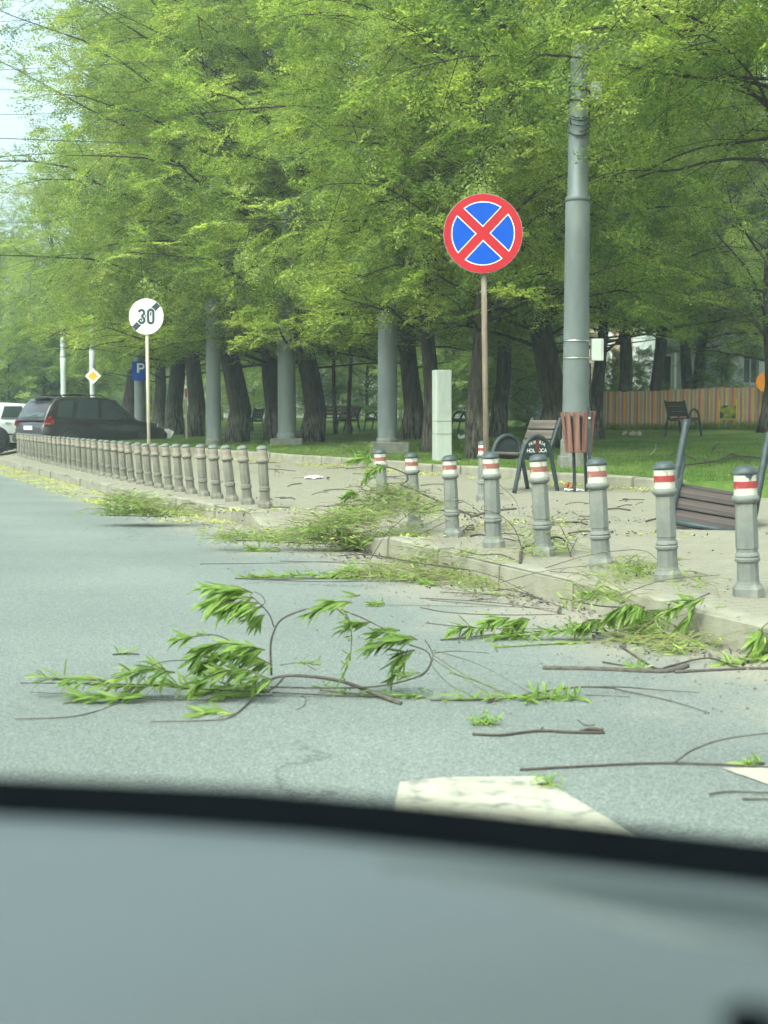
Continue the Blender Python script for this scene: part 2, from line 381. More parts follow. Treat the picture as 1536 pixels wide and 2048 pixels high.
M['dash_dark'] = mat('dash_dark', (.004, .005, .006), (.003, .004, .005), 30, .95, spec=0.0)
M['dash_crease_shade'] = mat('dash_crease_shade', (.048, .058, .058), (.045, .054, .055), 3, .5)  # darker grey that paints the shade of the pad's crease
M['stone'] = mat('gravel', (.22, .20, .17), (.11, .10, .09), 25, .9)
M['earth'] = mat('earth', (.12, .12, .06), (.08, .09, .04), 1.5, .95)

# ------------------------------------------------------------------ mesh builder
class MB:
    def __init__(s): s.v = []; s.f = []; s.m = []
    def add(s, vs, fs, mi=0):
        o = len(s.v); s.v += [tuple(v) for v in vs]; s.f += [tuple(i + o for i in f) for f in fs]; s.m += [mi] * len(fs)
        return s
    def box(s, c, d, rot=None, mi=0, bev=0.0):
        hx, hy, hz = d[0] / 2, d[1] / 2, d[2] / 2
        if bev:
            b = min(bev, hx * .9, hy * .9, hz * .9)
            vs = []
            for sx in (-1, 1):
                for sy in (-1, 1):
                    for sz in (-1, 1):
                        vs += [(sx * hx, sy * (hy - b), sz * (hz - b)), (sx * (hx - b), sy * hy, sz * (hz - b)), (sx * (hx - b), sy * (hy - b), sz * hz)]
            def i(sx, sy, sz, k): return (((sx > 0) * 2 + (sy > 0)) * 2 + (sz > 0)) * 3 + k
            fs = []
            for q in (-1, 1):
                fs.append([i(q, -1, -1, 0), i(q, 1, -1, 0), i(q, 1, 1, 0), i(q, -1, 1, 0)][::q])
                fs.append([i(-1, q, -1, 1), i(-1, q, 1, 1), i(1, q, 1, 1), i(1, q, -1, 1)][::q])
                fs.append([i(-1, -1, q, 2), i(1, -1, q, 2), i(1, 1, q, 2), i(-1, 1, q, 2)][::q])
                for p in (-1, 1):
                    fs.append([i(q, p, -1, 0), i(q, p, 1, 0), i(q, p, 1, 1), i(q, p, -1, 1)])
                    fs.append([i(q, -1, p, 0), i(q, 1, p, 0), i(q, 1, p, 2), i(q, -1, p, 2)])
                    fs.append([i(-1, q, p, 1), i(1, q, p, 1), i(1, q, p, 2), i(-1, q, p, 2)])
                    for r in (-1, 1): fs.append([i(q, p, r, 0), i(q, p, r, 1), i(q, p, r, 2)])
        else:
            vs = [(x, y, z) for x in (-hx, hx) for y in (-hy, hy) for z in (-hz, hz)]
            fs = [(0, 1, 3, 2), (4, 6, 7, 5), (0, 4, 5, 1), (2, 3, 7, 6), (0, 2, 6, 4), (1, 5, 7, 3)]
        c = Vector(c)
        vs = [(rot @ Vector(v) if rot else Vector(v)) + c for v in vs]
        return s.add(vs, fs, mi)
    def lathe(s, prof, n=16, c=(0, 0, 0), cap=True, mi=0, square=0, ph=0.0):
        vs = []; fs = []
        for r, z in prof:
            for k in range(n):
                a = 2 * math.pi * k / n + ph
                vs.append((c[0] + r * math.cos(a), c[1] + r * math.sin(a), c[2] + z))
        for j in range(len(prof) - 1):
            for k in range(n):
                k2 = (k + 1) % n
                fs.append((j * n + k, j * n + k2, (j + 1) * n + k2, (j + 1) * n + k))
        if cap:
            fs.append(tuple(range(n))[::-1]); fs.append(tuple((len(prof) - 1) * n + k for k in range(n)))
        return s.add(vs, fs, mi)
    def tube(s, pts, r, n=6, cap=True, mi=0):
        pts = [Vector(p) for p in pts]; m = len(pts)
        rs = r if isinstance(r, (list, tuple)) else [r] * m
        vs = []; fs = []; ref = None
        for i, p in enumerate(pts):
            t = (pts[min(i + 1, m - 1)] - pts[max(i - 1, 0)])
            t = t.normalized() if t.length > 1e-9 else Vector((0, 0, 1))
            if ref is None:
                ref = Vector((1, 0, 0)) if abs(t.x) < .8 else Vector((0, 1, 0))
            a = (ref - t * ref.dot(t)); a = a.normalized() if a.length > 1e-6 else t.orthogonal().normalized()
            ref = a; b = t.cross(a)
            for k in range(n):
                an = 2 * math.pi * k / n
                vs.append(p + (a * math.cos(an) + b * math.sin(an)) * rs[i])
        for i in range(m - 1):
            for k in range(n):
                k2 = (k + 1) % n
                fs.append((i * n + k, i * n + k2, (i + 1) * n + k2, (i + 1) * n + k))
        if cap:
            fs.append(tuple(range(n))[::-1]); fs.append(tuple((m - 1) * n + k for k in range(n)))
        return s.add(vs, fs, mi)
    def prism(s, poly, a, b, mi=0, fn=None):
        """poly in (u,v), extruded a..b; fn(u,v,w)->point"""
        fn = fn or (lambda u, v, w: (u, w, v)); n = len(poly)
        vs = [fn(u, v, a) for u, v in poly] + [fn(u, v, b) for u, v in poly]
        fs = [tuple(range(n)), tuple(range(n, 2 * n))[::-1]] + [(i, i + n, (i + 1) % n + n, (i + 1) % n) for i in range(n)]
        return s.add(vs, fs, mi)
    def mesh(s, name, mats, smooth=False):
        me = bpy.data.meshes.new(name)
        me.from_pydata(s.v, [], s.f)
        for m_ in (mats if isinstance(mats, (list, tuple)) else [mats]): me.materials.append(m_)
        if any(s.m): me.polygons.foreach_set('material_index', s.m)
        if smooth: me.polygons.foreach_set('use_smooth', [True] * len(s.f))
        me.update()
        return me
    def build(s, name, mats, parent=None, smooth=False, loc=None):
        return link(name, s.mesh(name, mats, smooth), parent, loc)

def link(name, me, parent=None, loc=None):
    o = bpy.data.objects.new(name, me); COL.objects.link(o)
    if parent: o.parent = parent
    if loc is not None: o.location = loc
    return o
def tag(o, label=None, cat=None, group=None, kind=None):
    if label: o['label'] = label
    if cat: o['category'] = cat
    if group: o['group'] = group
    if kind: o['kind'] = kind
    return o
def thing(name, label, cat, loc=(0, 0, 0), rot=(0, 0, 0), group=None, scale=1.0):
    o = bpy.data.objects.new(name, None); COL.objects.link(o)
    o.empty_display_size = .1
    o.location = loc; o.rotation_euler = rot; o.scale = (scale,) * 3
    return tag(o, label, cat, group)
def dup(root, loc, rot=None, label=None, scale=None):
    r = root.copy(); COL.objects.link(r); r.location = loc
    if rot is not None: r.rotation_euler = rot
    if scale is not None: r.scale = (scale,) * 3
    if label: r['label'] = label
    for ch in root.children:
        c = ch.copy(); COL.objects.link(c); c.parent = r
        for g in ch.children:
            d = g.copy(); COL.objects.link(d); d.parent = c
    return r
def catmull(pts, n=6):
    pts = [Vector(p) for p in pts]
    if len(pts) < 3: return pts
    P = [pts[0] * 2 - pts[1]] + pts + [pts[-1] * 2 - pts[-2]]
    out = []
    for i in range(1, len(P) - 2):
        for k in range(n):
            t = k / n
            a, b_, c, d = P[i - 1], P[i], P[i + 1], P[i + 2]
            out.append(.5 * ((2 * b_) + (c - a) * t + (2 * a - 5 * b_ + 4 * c - d) * t * t + (3 * b_ - a - 3 * c + d) * t ** 3))
    out.append(pts[-1]); return out
def npmesh(name, V, Fq, mats, smooth=False):
    """fast mesh from numpy: V (n,3), Fq (m,k) faces of k corners"""
    me = bpy.data.meshes.new(name); k = Fq.shape[1]
    me.vertices.add(len(V)); me.vertices.foreach_set('co', V.astype(np.float32).ravel())
    me.loops.add(Fq.size); me.loops.foreach_set('vertex_index', Fq.astype(np.int32).ravel())
    me.polygons.add(len(Fq)); me.polygons.foreach_set('loop_start', np.arange(0, Fq.size, k, dtype=np.int32))
    for m_ in (mats if isinstance(mats, (list, tuple)) else [mats]): me.materials.append(m_)
    if smooth: me.polygons.foreach_set('use_smooth', np.ones(len(Fq), dtype=bool))
    me.update(calc_edges=True); me.validate()
    return me
def text_mesh(body, size, m, bold=.012, extrude=.0008):
    cu = bpy.data.curves.new('lettering', 'FONT'); cu.body = body; cu.size = size; cu.extrude = extrude
    cu.offset = bold * size; cu.align_x = 'CENTER'; cu.resolution_u = 3
    o = bpy.data.objects.new('lettering_source', cu); COL.objects.link(o)
    dg = bpy.context.evaluated_depsgraph_get()
    me = bpy.data.meshes.new_from_object(o.evaluated_get(dg))
    bpy.data.objects.remove(o); bpy.data.curves.remove(cu)
    me.materials.clear(); me.materials.append(m)
    return me
ORD = ['first', 'second', 'third', 'fourth', 'fifth', 'sixth', 'seventh', 'eighth', 'ninth', 'tenth', 'eleventh', 'twelfth', 'thirteenth',
       'fourteenth', 'fifteenth', 'sixteenth', 'seventeenth', 'eighteenth', 'nineteenth', 'twentieth', 'twenty-first', 'twenty-second', 'twenty-third',
       'twenty-fourth', 'twenty-fifth', 'twenty-sixth', 'twenty-seventh', 'twenty-eighth', 'twenty-ninth', 'thirtieth', 'thirty-first', 'thirty-second',
       'thirty-third', 'thirty-fourth', 'thirty-fifth', 'thirty-sixth', 'thirty-seventh', 'thirty-eighth']

# ================================================================== THE SETTING
def sheet(name, xsf, ys, zf, m, kind='structure', label=None, dz=0.0):
    """grid: for each y the xs in xsf(y)"""
    rows = [[(x, y, zf(x, y) + dz) for x in xsf(y)] for y in ys]
    n = len(rows[0]); V = [p for r_ in rows for p in r_]
    F_ = [(j * n + i, j * n + i + 1, (j + 1) * n + i + 1, (j + 1) * n + i) for j in range(len(rows) - 1) for i in range(n - 1)]
    b = MB(); b.add(V, F_)
    o = b.build(name, m, None, True); tag(o, label, None, None, kind)
    return o
ygrid = list(np.arange(-6, 9, 1.5)) + list(np.arange(9, 17, .25)) + list(np.arange(17, 50, 1.5)) + list(np.arange(50, 140, 8))
sheet('road', lambda y: [xs(y) + .12 - s for s in (0, .12, .5, 1, 2, 4, 8, 16, 30, 60)], ygrid, road_z, M['road'])
sheet('sidewalk', lambda y: [xs(y) + .015 + (max(xl(y) - xs(y), 1.5) + .05) * t for t in (0, .02, .05, .09, .13, .17, .22, .28, .35, .5, .7, .85, 1.0)], ygrid, plaza_z, M['plaza'])
lawn_ys = list(np.arange(4, 17, 2)) + list(np.arange(17, 46, 1.0)) + list(np.arange(46, 150, 6))
sheet('lawn', lambda y: [xl(y) + .04 + s for s in (-.1, .0, .3, .7, 1.2, 2, 3, 4, 5, 6, 7.5, 9, 11, 14, 18, 25, 40, 80)], lawn_ys, lambda x, y: lawn_z(x, y) if x > xl(y) else .1, M['lawn'])
gb = MB(); gb.add([(-600, -60, -.9), (600, -60, -.9), (600, 900, -.9), (-600, 900, -.9)], [(0, 1, 2, 3)])
tag(gb.build('ground', M['earth']), kind='structure')

# kerb stones: each its own piece
def kerb_stone_mesh(p, q, nrm, wd, top, bot, m, bev=.018, top2=None):
    """stone from p to q (Vectors on its street face line), nrm points to the back"""
    v = []
    for a, top in ((p, top), (q, top if top2 is None else top2)):
        for (o, z) in ((0, bot), (0.012, top - bev), (bev + .012, top), (wd, top + .002), (wd, bot)):
            v.append(Vector((a.x, a.y, a.z)) + nrm * o + Vector((0, 0, z)))
    n = 5
    fs = [(i, i + 1, i + 1 + n, i + n) for i in range(n - 1)] + [(n - 1, 0, n, 2 * n - 1), (0, 4, 3, 2, 1), (5, 6, 7, 8, 9)]
    b = MB(); b.add(v, fs); return b.mesh('kerb_stone', m)
rnd = random.Random(5)
kerb = thing('kerb', None, None); tag(kerb, 'concrete kerb stones edging the road', None, None, 'structure')
def kerb_run(ylist, parent):
    for a, b_ in zip(ylist[:-1], ylist[1:]):
        j = rnd.uniform(-.012, .012); hz = rnd.uniform(-.008, .008)
        p = Vector((xs(a + .012) + j, a + .012, -drop(a))); q = Vector((xs(b_ - .012) + j + rnd.uniform(-.012, .012), b_ - .012, -drop(b_)))
        nrm = Vector((1, .385, 0)).normalized()
        t0, t1 = [plaza_z(xs(v) + .02, v) + drop(v) + .008 + hz for v in (a, b_)]
        link('kerb_stone', kerb_stone_mesh(p, q, nrm, .15, max(.02, t0), -.2, M['kerb'], top2=max(.02, t1)), parent)
kerb_run(list(np.arange(4.2, 10.8, .93)) + [11.0, 11.4], kerb)
left_y = [14.1, 14.5] + list(np.arange(15.0, 46, .97))
kerb_run(left_y, kerb)
lk = thing('lawn_kerb', None, None); tag(lk, 'low concrete kerb between lawn and sidewalk', None, None, 'structure')
ny = np.arange(17.0, 47, .8)
for a, b_ in zip(ny[:-1], ny[1:]):
    j = rnd.uniform(-.02, .02)
    p = Vector((xl(a + .01) - .1 + j, a + .01, .15)); q = Vector((xl(b_ - .01) - .1 + j, b_ - .01, .15))
    link('kerb_stone', kerb_stone_mesh(p, q, Vector((1, .506, 0)).normalized(), .17, .16 + rnd.uniform(-.015, .01), -.15, M['kerb']), lk)

# painted crossing stripes on the asphalt
def road_patch(name, pix, label):
    pts = [gp(px, py, road_z) for px, py in pix]
    b = MB(); b.add([(p.x, p.y, p.z + .004) for p in pts], [tuple(range(len(pts)))])
    o = b.build(name, M['paint']); tag(o, label, None, None, 'structure')
road_patch('road_marking', [(770, 1700), (800, 1566), (900, 1556), (1075, 1555), (1235, 1650), (1330, 1710)], 'cream painted crossing stripe beside the dashboard edge')
road_patch('road_marking', [(1442, 1538), (1700, 1536), (1900, 1640), (1620, 1600)], 'cream painted crossing stripe at the right picture edge')

# ================================================================== BOLLARDS
def make_bollard(name, label, cat, dusty=False, red='band_red'):
    body, capm, wm, rm = (M['bollard_d'], M['cap_d'], M['bandw_d'], M['bandr_d']) if dusty else (M['bollard'], M['bollard_cap'], M['band_white'], M[red])
    t = thing(name, label, cat)
    ph = math.pi / 8
    b = MB()
    b.lathe([(.084, -.03), (.084, .045), (.074, .062), (.066, .07)], 8, ph=ph); b.build('base', body, t)
    b = MB()
    b.lathe([(.066, .07), (.060, .085), (.057, .185)], 12, cap=False)
    b.lathe([(.057, .185), (.066, .192), (.068, .205), (.062, .212), (.066, .22), (.062, .232), (.057, .24)], 16, cap=False)
    b.lathe([(.057, .24), (.057, .255), (.061, .262), (.058, .492), (.055, .50)], 8, ph=ph)
    b.build('shaft', body, t)
    b = MB(); b.lathe([(.055, .498), (.060, .506), (.071, .514), (.073, .530), (.068, .540), (.0625, .545)], 18); b.build('collar', body, t, True)
    b = MB(); b.lathe([(.0615, .545), (.0605, .581)], 18, cap=False); b.build('white_band', wm, t, True)
    b = MB(); b.lathe([(.0612, .581), (.0607, .619)], 18, cap=False); b.build('red_band', rm, t, True)
    b = MB(); b.lathe([(.0605, .619), (.0597, .656)], 18, cap=False); b.build('white_band', wm, t, True)
    b = MB(); b.lathe([(.058, .650), (.0655, .656), (.0665, .664), (.063, .671), (.056, .685), (.04, .697), (.018, .702), (.003, .703)], 18); b.build('cap', capm, t, True)
    return t
RB = [(1497, 1193), (1336, 1162), (1203, 1137), (1087, 1112), (988, 1095), (906, 1075), (830, 1057), (767, 1036)]
lab_r = ['near bollard with chipped white band and bright red stripe beside the overturned chair',
         'bollard in front of the overturned chair, bright red stripe',
         'bollard below the litter bin, faded red stripe', 'bollard below the upright chair ringed by a dark curved branch at its foot',
         'bollard standing in front of the no stopping sign post', 'bollard below the pale concrete pillar with peeling white band',
         'bollard next to the leaf-covered one at the kerb corner', 'bollard half hidden by green willow leaves at the kerb corner']
rb = random.Random(3)
brt = make_bollard('bollard', lab_r[0], 'bollard'); fad = make_bollard('bollard', lab_r[2], 'bollard', red='band_red_faded')
for i, (px, py) in enumerate(RB):
    p = gp(px, py, plaza_z); rot = (rb.uniform(-.01, .015), -R(rb.uniform(1.6, 3.6)), rb.uniform(-.2, .2))
    if i == 0: o = brt; o.location = p; o.rotation_euler = rot
    elif i == 2: o = fad; o.location = p; o.rotation_euler = rot
    else: o = dup(brt if i == 1 else fad, p, rot)
    o['label'] = lab_r[i]; o['group'] = 'banded bollards along the kerb'
# paint flaked off the nearest bollard
fl = MB()
for k in range(7):
    a0 = -1.75 + k * .115; a1 = a0 + .115; d = (.012, .014, .02, .026, .03, .017, .006, .006)
    fl.add([(.0622 * math.cos(a0), .0622 * math.sin(a0), .656), (.0622 * math.cos(a1), .0622 * math.sin(a1), .656),
            (.0626 * math.cos(a1), .0626 * math.sin(a1), .656 - d[k + 1]), (.0626 * math.cos(a0), .0626 * math.sin(a0), .656 - d[k])], [(0, 1, 2, 3)])
fl.build('flaked_patch', M['bollard_cap'], brt)
p = gp(966, 1000, plaza_z)
o = dup(brt, p, (0, 0, .3), 'bollard behind the no stopping post, clean white and red bands'); o['group'] = 'banded bollards along the kerb'
for ch in list(o.children):
    if ch.name.startswith('flaked'): bpy.data.objects.remove(ch)
dus = make_bollard('bollard', 'x', 'bollard', dusty=True)
A, B_, C_ = Vector((-1.34, 15.4)), Vector((-3.78, 22.0)), Vector((-11.0, 41.2))
LB = [A.lerp(B_, k / 9) for k in range(10)] + [B_.lerp(C_, k / 26) for k in range(1, 27)]
for i, q in enumerate(LB):
    p = Vector((q.x, q.y, plaza_z(q.x, q.y))); rot = (rb.uniform(-.015, .015), -R(rb.uniform(3, 6.5)) if i < 14 else -R(rb.uniform(.5, 4.5)), rb.uniform(-.3, .3))
    o = dus if i == 0 else dup(dus, p, rot)
    o.location = p; o.rotation_euler = rot
    o['label'] = 'dusty bollard, %s of the long row counted from the driveway gap' % ORD[i]
    o['group'] = 'dusty bollards in the long row'

# ================================================================== POLES
def pole(loc, r0, r1, zstep, rup, ztop, label, foot=None, block=None, cap_ring=True, m=None, up=None, name='lamp_post'):
    t = thing(name, label, 'post', loc)
    b = MB(); prof = [(r0, -.1), (r0, .06), (r0 * .99, .1)] + [(r0 + (r1 - r0) * k / 6, .1 + (zstep - .1) * k / 6) for k in range(1, 7)]
    b.lathe(prof, 28); b.build('lower_tube', m or M['steel'], t, True)
    zstep = min(zstep, ztop - .9)
    b = MB(); b.lathe([(r1 * 1.02, zstep - .05), (r1 * 1.02, zstep + .02), (rup * 1.0, zstep + .05), (rup * .95, (zstep + ztop) / 2), (rup * .75, ztop)], 24)
    b.build('upper_tube', up or M['galv'], t, True)
    if foot:
        b = MB(); b.lathe([(r0 * 1.12, -.1), (r0 * 1.12, foot - .03), (r0 * 1.04, foot), (r0 * 1.0, foot)], 24, cap=False); b.build('footing', M['concrete'], t)
    if block:
        b = MB(); b.box((block[2], 0, block[1] / 2 - .1), (block[0], block[0] * .8, block[1] + .2), bev=.02); b.build('concrete_block', M['concrete'], t)
    return t
p = gp(1150, 932, lawn_z); sc1 = FPX / p.y
P1 = pole(p, 26.5 / sc1, 24 / sc1, 527 / sc1, 20.5 / sc1, 6.35, 'thick grey post with cream junction box and straps beside the litter bin', foot=.42, block=(.5, .16, 0))
for py in (684, 718):
    z = (932 - py) / sc1; b = MB(); b.lathe([(26.6 / sc1, z - .012), (27.2 / sc1, z - .008), (27.2 / sc1, z + .008), (26.6 / sc1, z + .012)], 28, cap=False); b.build('strap', M['chrome'], P1, True)
b = MB(); b.box((41 / sc1, -.02, (932 - 701) / sc1), (.185, .14, 43 / sc1), bev=.008); jb = b.build('junction_box', M['box_white'], P1)
b = MB(); b.box((49 / sc1, -.025, (932 - 701) / sc1), (.012, .146, 43 / sc1 + .006)); b.build('lid_seam', M['wall_grey'], jb)
b = MB(); b.tube([(27.5 / sc1, -.03, (932 - 728) / sc1), (28.5 / sc1, -.03, (932 - 760) / sc1), (28 / sc1, -.03, (932 - 850) / sc1), (28 / sc1, -.03, .4)], .012, 6); b.build('cable', M['trim'], P1)
for py in (196, 222):
    z = (932 - py) / sc1; b = MB(); b.tube([(21 / sc1 * math.cos(a), 21 / sc1 * math.sin(a), z + .05 * math.cos(a + 2.6)) for a in np.linspace(0, 2 * math.pi, 20)], .016, 5); b.build('clamp_band', M['trim'], P1)
cb = MB(); rc = random.Random(8)
for k in range(6):
    a0 = rc.uniform(0, 6); zz = (932 - 255) / sc1 + rc.uniform(-.15, .15)
    cb.tube([((20 / sc1 + .03 * rc.random()) * math.cos(a0 + t * 5), (20 / sc1 + .03 * rc.random()) * math.sin(a0 + t * 5), zz + .12 * math.sin(t * 5 + a0)) for t in np.linspace(0, 1, 16)], .007, 4)
cb.tube([(-.12, -.17, (932 - 190) / sc1), (-.19, -.18, (932 - 235) / sc1), (-.13, -.18, (932 - 268) / sc1)], .008, 4)
cb.build('coiled_cable', M['trim'], P1)
b = MB(); b.box((34 / sc1, 0, (932 - 197) / sc1), (.16, .12, .27), bev=.01); b.build('fuse_box', M['wall_grey'], P1)
b = MB(); b.tube([(0, 0, 5.95), (.12, -.02, 6.2), (.5, -.05, 6.45)], .035, 6); b.tube([(0, 0, 5.9), (.55, -.1, 6.5)], .02, 5); b.build('bracket', M['dark_metal'], P1)
for (px, py, hw, label, ft, blk, top) in [(775, 905, 20, 'plain grey post standing behind the leaf-covered bollard', .3, (.8, .22, .05), 4.2), (574, 889, 18.5, 'grey post on a concrete block in front of a broad trunk', None, (.82, .16, .0), 6.2),
                                   (428, 891, 15, 'grey post left of a broad trunk on the lawn edge', .17, None, 3.8)]:
    p = gp(px, py, lawn_z); s_ = FPX / p.y
    t = pole(p, hw / s_, hw * .92 / s_, 3.7, hw * .8 / s_, top, label, foot=ft, block=blk)
    if px == 574:
        b = MB(); b.lathe([(hw * 1.0 / s_, .05), (hw * 1.1 / s_, .07), (hw * 1.1 / s_, .27), (hw * 1.0 / s_, .30)], 24, cap=False); b.build('base_collar', M['steel'], t, True)
p = gp(281, 880, lawn_z); p = at(281, 880, 47); p.z = lawn_z(p.x, p.y)
s_ = FPX / p.y
PP = pole(p, 11.5 / s_, 10.5 / s_, 3.2, 9 / s_, 5, 'grey post behind the dark car carrying the parking sign')
for (px, y, hw, lab) in [(187, 50, 5.5, 'slim white post rising behind the dark car under the diamond sign'), (129, 58, 5.5, 'slim pale post behind the dark car, second from the left edge')]:
    p = at(px, 890, y); p.z = lawn_z(p.x, p.y) - .3; s_ = FPX / p.y
    pole(p, hw / s_, hw / s_, 3.5, hw * .9 / s_, 4.8, lab, m=M['wall_grey'], up=M['wall_grey'])

# pale concrete pillar with faint print
p = gp(884, 922, lawn_z); s_ = FPX / p.y
t = thing('concrete_pillar', 'pale square concrete utility pillar with panel lines on the lawn', 'pillar', p, (0, R(-.3), R(14)))
wq, hq = 32 / s_, 181 / s_
b = MB(); b.box((0, 0, hq / 2 - .05), (wq, wq, hq + .1), bev=.012); pil = b.build('column', M['pedestal'], t)
for z in (.30 * hq, .44 * hq):
    b = MB(); b.box((0, 0, z), (wq + .006, wq + .006, .012)); b.build('joint', M['concrete'], t)
b = MB()
for k in range(6): b.box((-wq * .36 + k * wq * .145, -wq / 2 - .003, hq * .74), (.006, .008, hq * .42))
for k in range(4): b.box((0, -wq / 2 - .003, hq * (.5 + .035 * k)), (wq * .42, .008, .006))
b.build('rib_pattern', M['wall_grey'], t)

# ================================================================== SIGNS
def disc(r, n=64, c=(0, 0), y=0.0): return [(c[0] + r * math.cos(2 * math.pi * k / n), c[1] + r * math.sin(2 * math.pi * k / n)) for k in range(n)]
def ribbon(pts, wd):
    """flat stroke polygon strips along 2d pts -> list of quads"""
    q = []; P = [Vector((a[0], a[1])) for a in pts]; L_ = []; R_ = []
    for i, p_ in enumerate(P):
        t_ = (P[min(i + 1, len(P) - 1)] - P[max(i - 1, 0)]).normalized(); n_ = Vector((-t_.y, t_.x)) * wd / 2
        L_.append(p_ + n_); R_.append(p_ - n_)
    return L_, R_
def stroke(b, pts, wd, y0, y1):
    L_, R_ = ribbon(pts, wd)
    for i in range(len(L_) - 1):
        poly = [L_[i], R_[i], R_[i + 1], L_[i + 1]]
        b.prism([(v.x, v.y) for v in poly], y0, y1)
def arc2(cx, cy, r, a0, a1, n=14): return [(cx + r * math.cos(R(a0 + (a1 - a0) * k / n)), cy + r * math.sin(R(a0 + (a1 - a0) * k / n))) for k in range(n + 1)]

# no stopping sign
base = gp(976, 1066, plaza_z); ds = base.y; s_ = FPX / ds
top = at(966, 467, ds - .05); hd = 78 / s_
NS = thing('traffic_sign', 'round red and blue no stopping sign on a rusty post', 'sign', base)
rel = top - base
b = MB(); b.tube([Vector((0, .04, -.15)), rel * .5 + Vector((0, .04, 0)), rel + Vector((0, .04, hd * .9))], 5.6 / s_, 12); b.build('post', M['rust'], NS, True)
def face_part(name, b, m, parent, loc, rot, smooth=False):
    o = b.build(name, m, parent, smooth); o.location = loc; o.rotation_euler = rot; return o
frot = (R(-1), R(-1.5), R(-3)); fl_ = rel + Vector((0, -.0, 0))
b = MB(); b.prism(disc(hd), 0, .018); sf = face_part('sign_plate', b, M['sign_back'], NS, fl_, frot)
b = MB(); b.prism(disc(hd * .985), -.004, 0); b.build('red_disc', M['sign_red'], sf)
def sector(rad, gap, k, y0, y1, n=14):
    """blue quarter between the diagonal bars"""
    c0 = math.radians(90 * k); pts = []
    a = math.asin(gap / rad); lo, hi = c0 - math.pi / 4 + a, c0 + math.pi / 4 - a
    pts = [(rad * math.cos(lo + (hi - lo) * i / n), rad * math.sin(lo + (hi - lo) * i / n)) for i in range(n + 1)]
    pts.append((gap * math.sqrt(2) * math.cos(c0), gap * math.sqrt(2) * math.sin(c0)))
    return pts
for k in range(4):
    b = MB(); b.prism(sector(hd * .80, hd * .115, k, 0, 0), -.0065, -.004); b.build('white_edge', M['sign_white'], sf)
    b = MB(); b.prism(sector(hd * .775, hd * .137, k, 0, 0), -.009, -.0065); b.build('blue_quarter', M['sign_blue'], sf)

# end of 30 limit sign
base = at(298, 945, 23.2); base.z = plaza_z(base.x, base.y); ds = base.y; s_ = FPX / ds
top = at(292.5, 633, ds); hd = 35.7 / s_; rel = top - base
ES = thing('traffic_sign', 'round white end of thirty limit sign with black diagonal on a pale post', 'sign', base)
b = MB(); b.tube([Vector((0, .04, -.15)), rel + Vector((0, .04, hd * .8))], 3.4 / s_, 10); b.build('post', M['cream_post'], ES, True)
b = MB(); b.prism(disc(hd), 0, .018); sf = face_part('sign_plate', b, M['sign_back'], ES, rel, (0, 0, R(-8)))
b = MB(); b.prism(disc(hd * .985), -.004, 0); b.build('white_disc', M['sign_white'], sf)
q = hd * .97; bwid = hd * .165; ang = R(43)
def rot2(u, v): return (u * math.cos(ang) - v * math.sin(ang), u * math.sin(ang) + v * math.cos(ang))
b = MB(); b.prism([rot2(*a) for a in [(-q, -bwid), (q, -bwid), (q, bwid), (-q, bwid)]], -.0065, -.004); b.build('diagonal_bar', M['sign_black'], sf)
dw, dh = hd * .36, hd * .80
def digit3(c): return [(c[0] - dw * .42, c[1] + dh * .30)] + arc2(c[0], c[1] + dh * .26, dw * .42, 165, -75, 12) + arc2(c[0], c[1] - dh * .24, dw * .45, 75, -165, 14)
def digit0(c): return arc2(c[0], c[1] + dh * .28, dw * .42, 0, 180, 12) + arc2(c[0], c[1] - dh * .28, dw * .42, 180, 360, 12) + [(c[0] + dw * .42, c[1] + dh * .28)]
for nm, pts in (('digit_three', digit3((-hd * .26, 0))), ('digit_zero', digit0((hd * .27, 0)))):
    b = MB(); stroke(b, pts, hd * .21, -.0085, -.0065); b.build('outline', M['sign_white'], sf)
    b = MB(); stroke(b, pts, hd * .15, -.0105, -.0085); b.build(nm, M['sign_black'], sf)

# parking sign hung on its post
pz = at(279, 742, PP.location.y - .28); s_ = FPX / pz.y
PS = thing('parking_sign', 'blue square parking sign with white letter on the post behind the dark car', 'sign', pz, (0, 0, R(10)))
b = MB(); b.box((0, 0, 0), (29 / s_, .02, 38 / s_), bev=.005); b.build('sign_plate', M['sign_blue'], PS)
pw, phh = 8 / s_, 19 / s_
b = MB(); stroke(b, [(-pw * .5, -phh * .5), (-pw * .5, phh * .5)], 4 / s_, -.016, -.011); stroke(b, [(-pw * .5, phh * .4)] + arc2(pw * .35, phh * .17, phh * .23, 90, -90, 10) + [(-pw * .5, -phh * .06)], 3.4 / s_, -.016, -.011)
lt = b.build('letter', M['sign_white'], PS); lt.location = (.02, 0, 2 / s_ * 3)
b = MB(); b.box((0, .08, 0), (.06, .2, .04)); b.build('bracket', M['galv'], PS)
# priority road diamond
dz_ = at(186, 752, 49.6); s_ = FPX / dz_.y
DS = thing('priority_sign', 'yellow and white diamond sign on the slim white post', 'sign', dz_)
h_ = 16 / s_
b = MB(); b.prism([(0, -h_), (h_, 0), (0, h_), (-h_, 0)], 0, .02); b.build('white_diamond', M['sign_white'], DS)
b = MB(); b.prism([(0, -h_ * .62), (h_ * .62, 0), (0, h_ * .62), (-h_ * .62, 0)], -.006, 0); b.build('yellow_diamond', M['sign_yellow'], DS)
b = MB(); b.box((0, .18, 0), (.06, .32, .06)); b.build('bracket', M['galv'], DS)
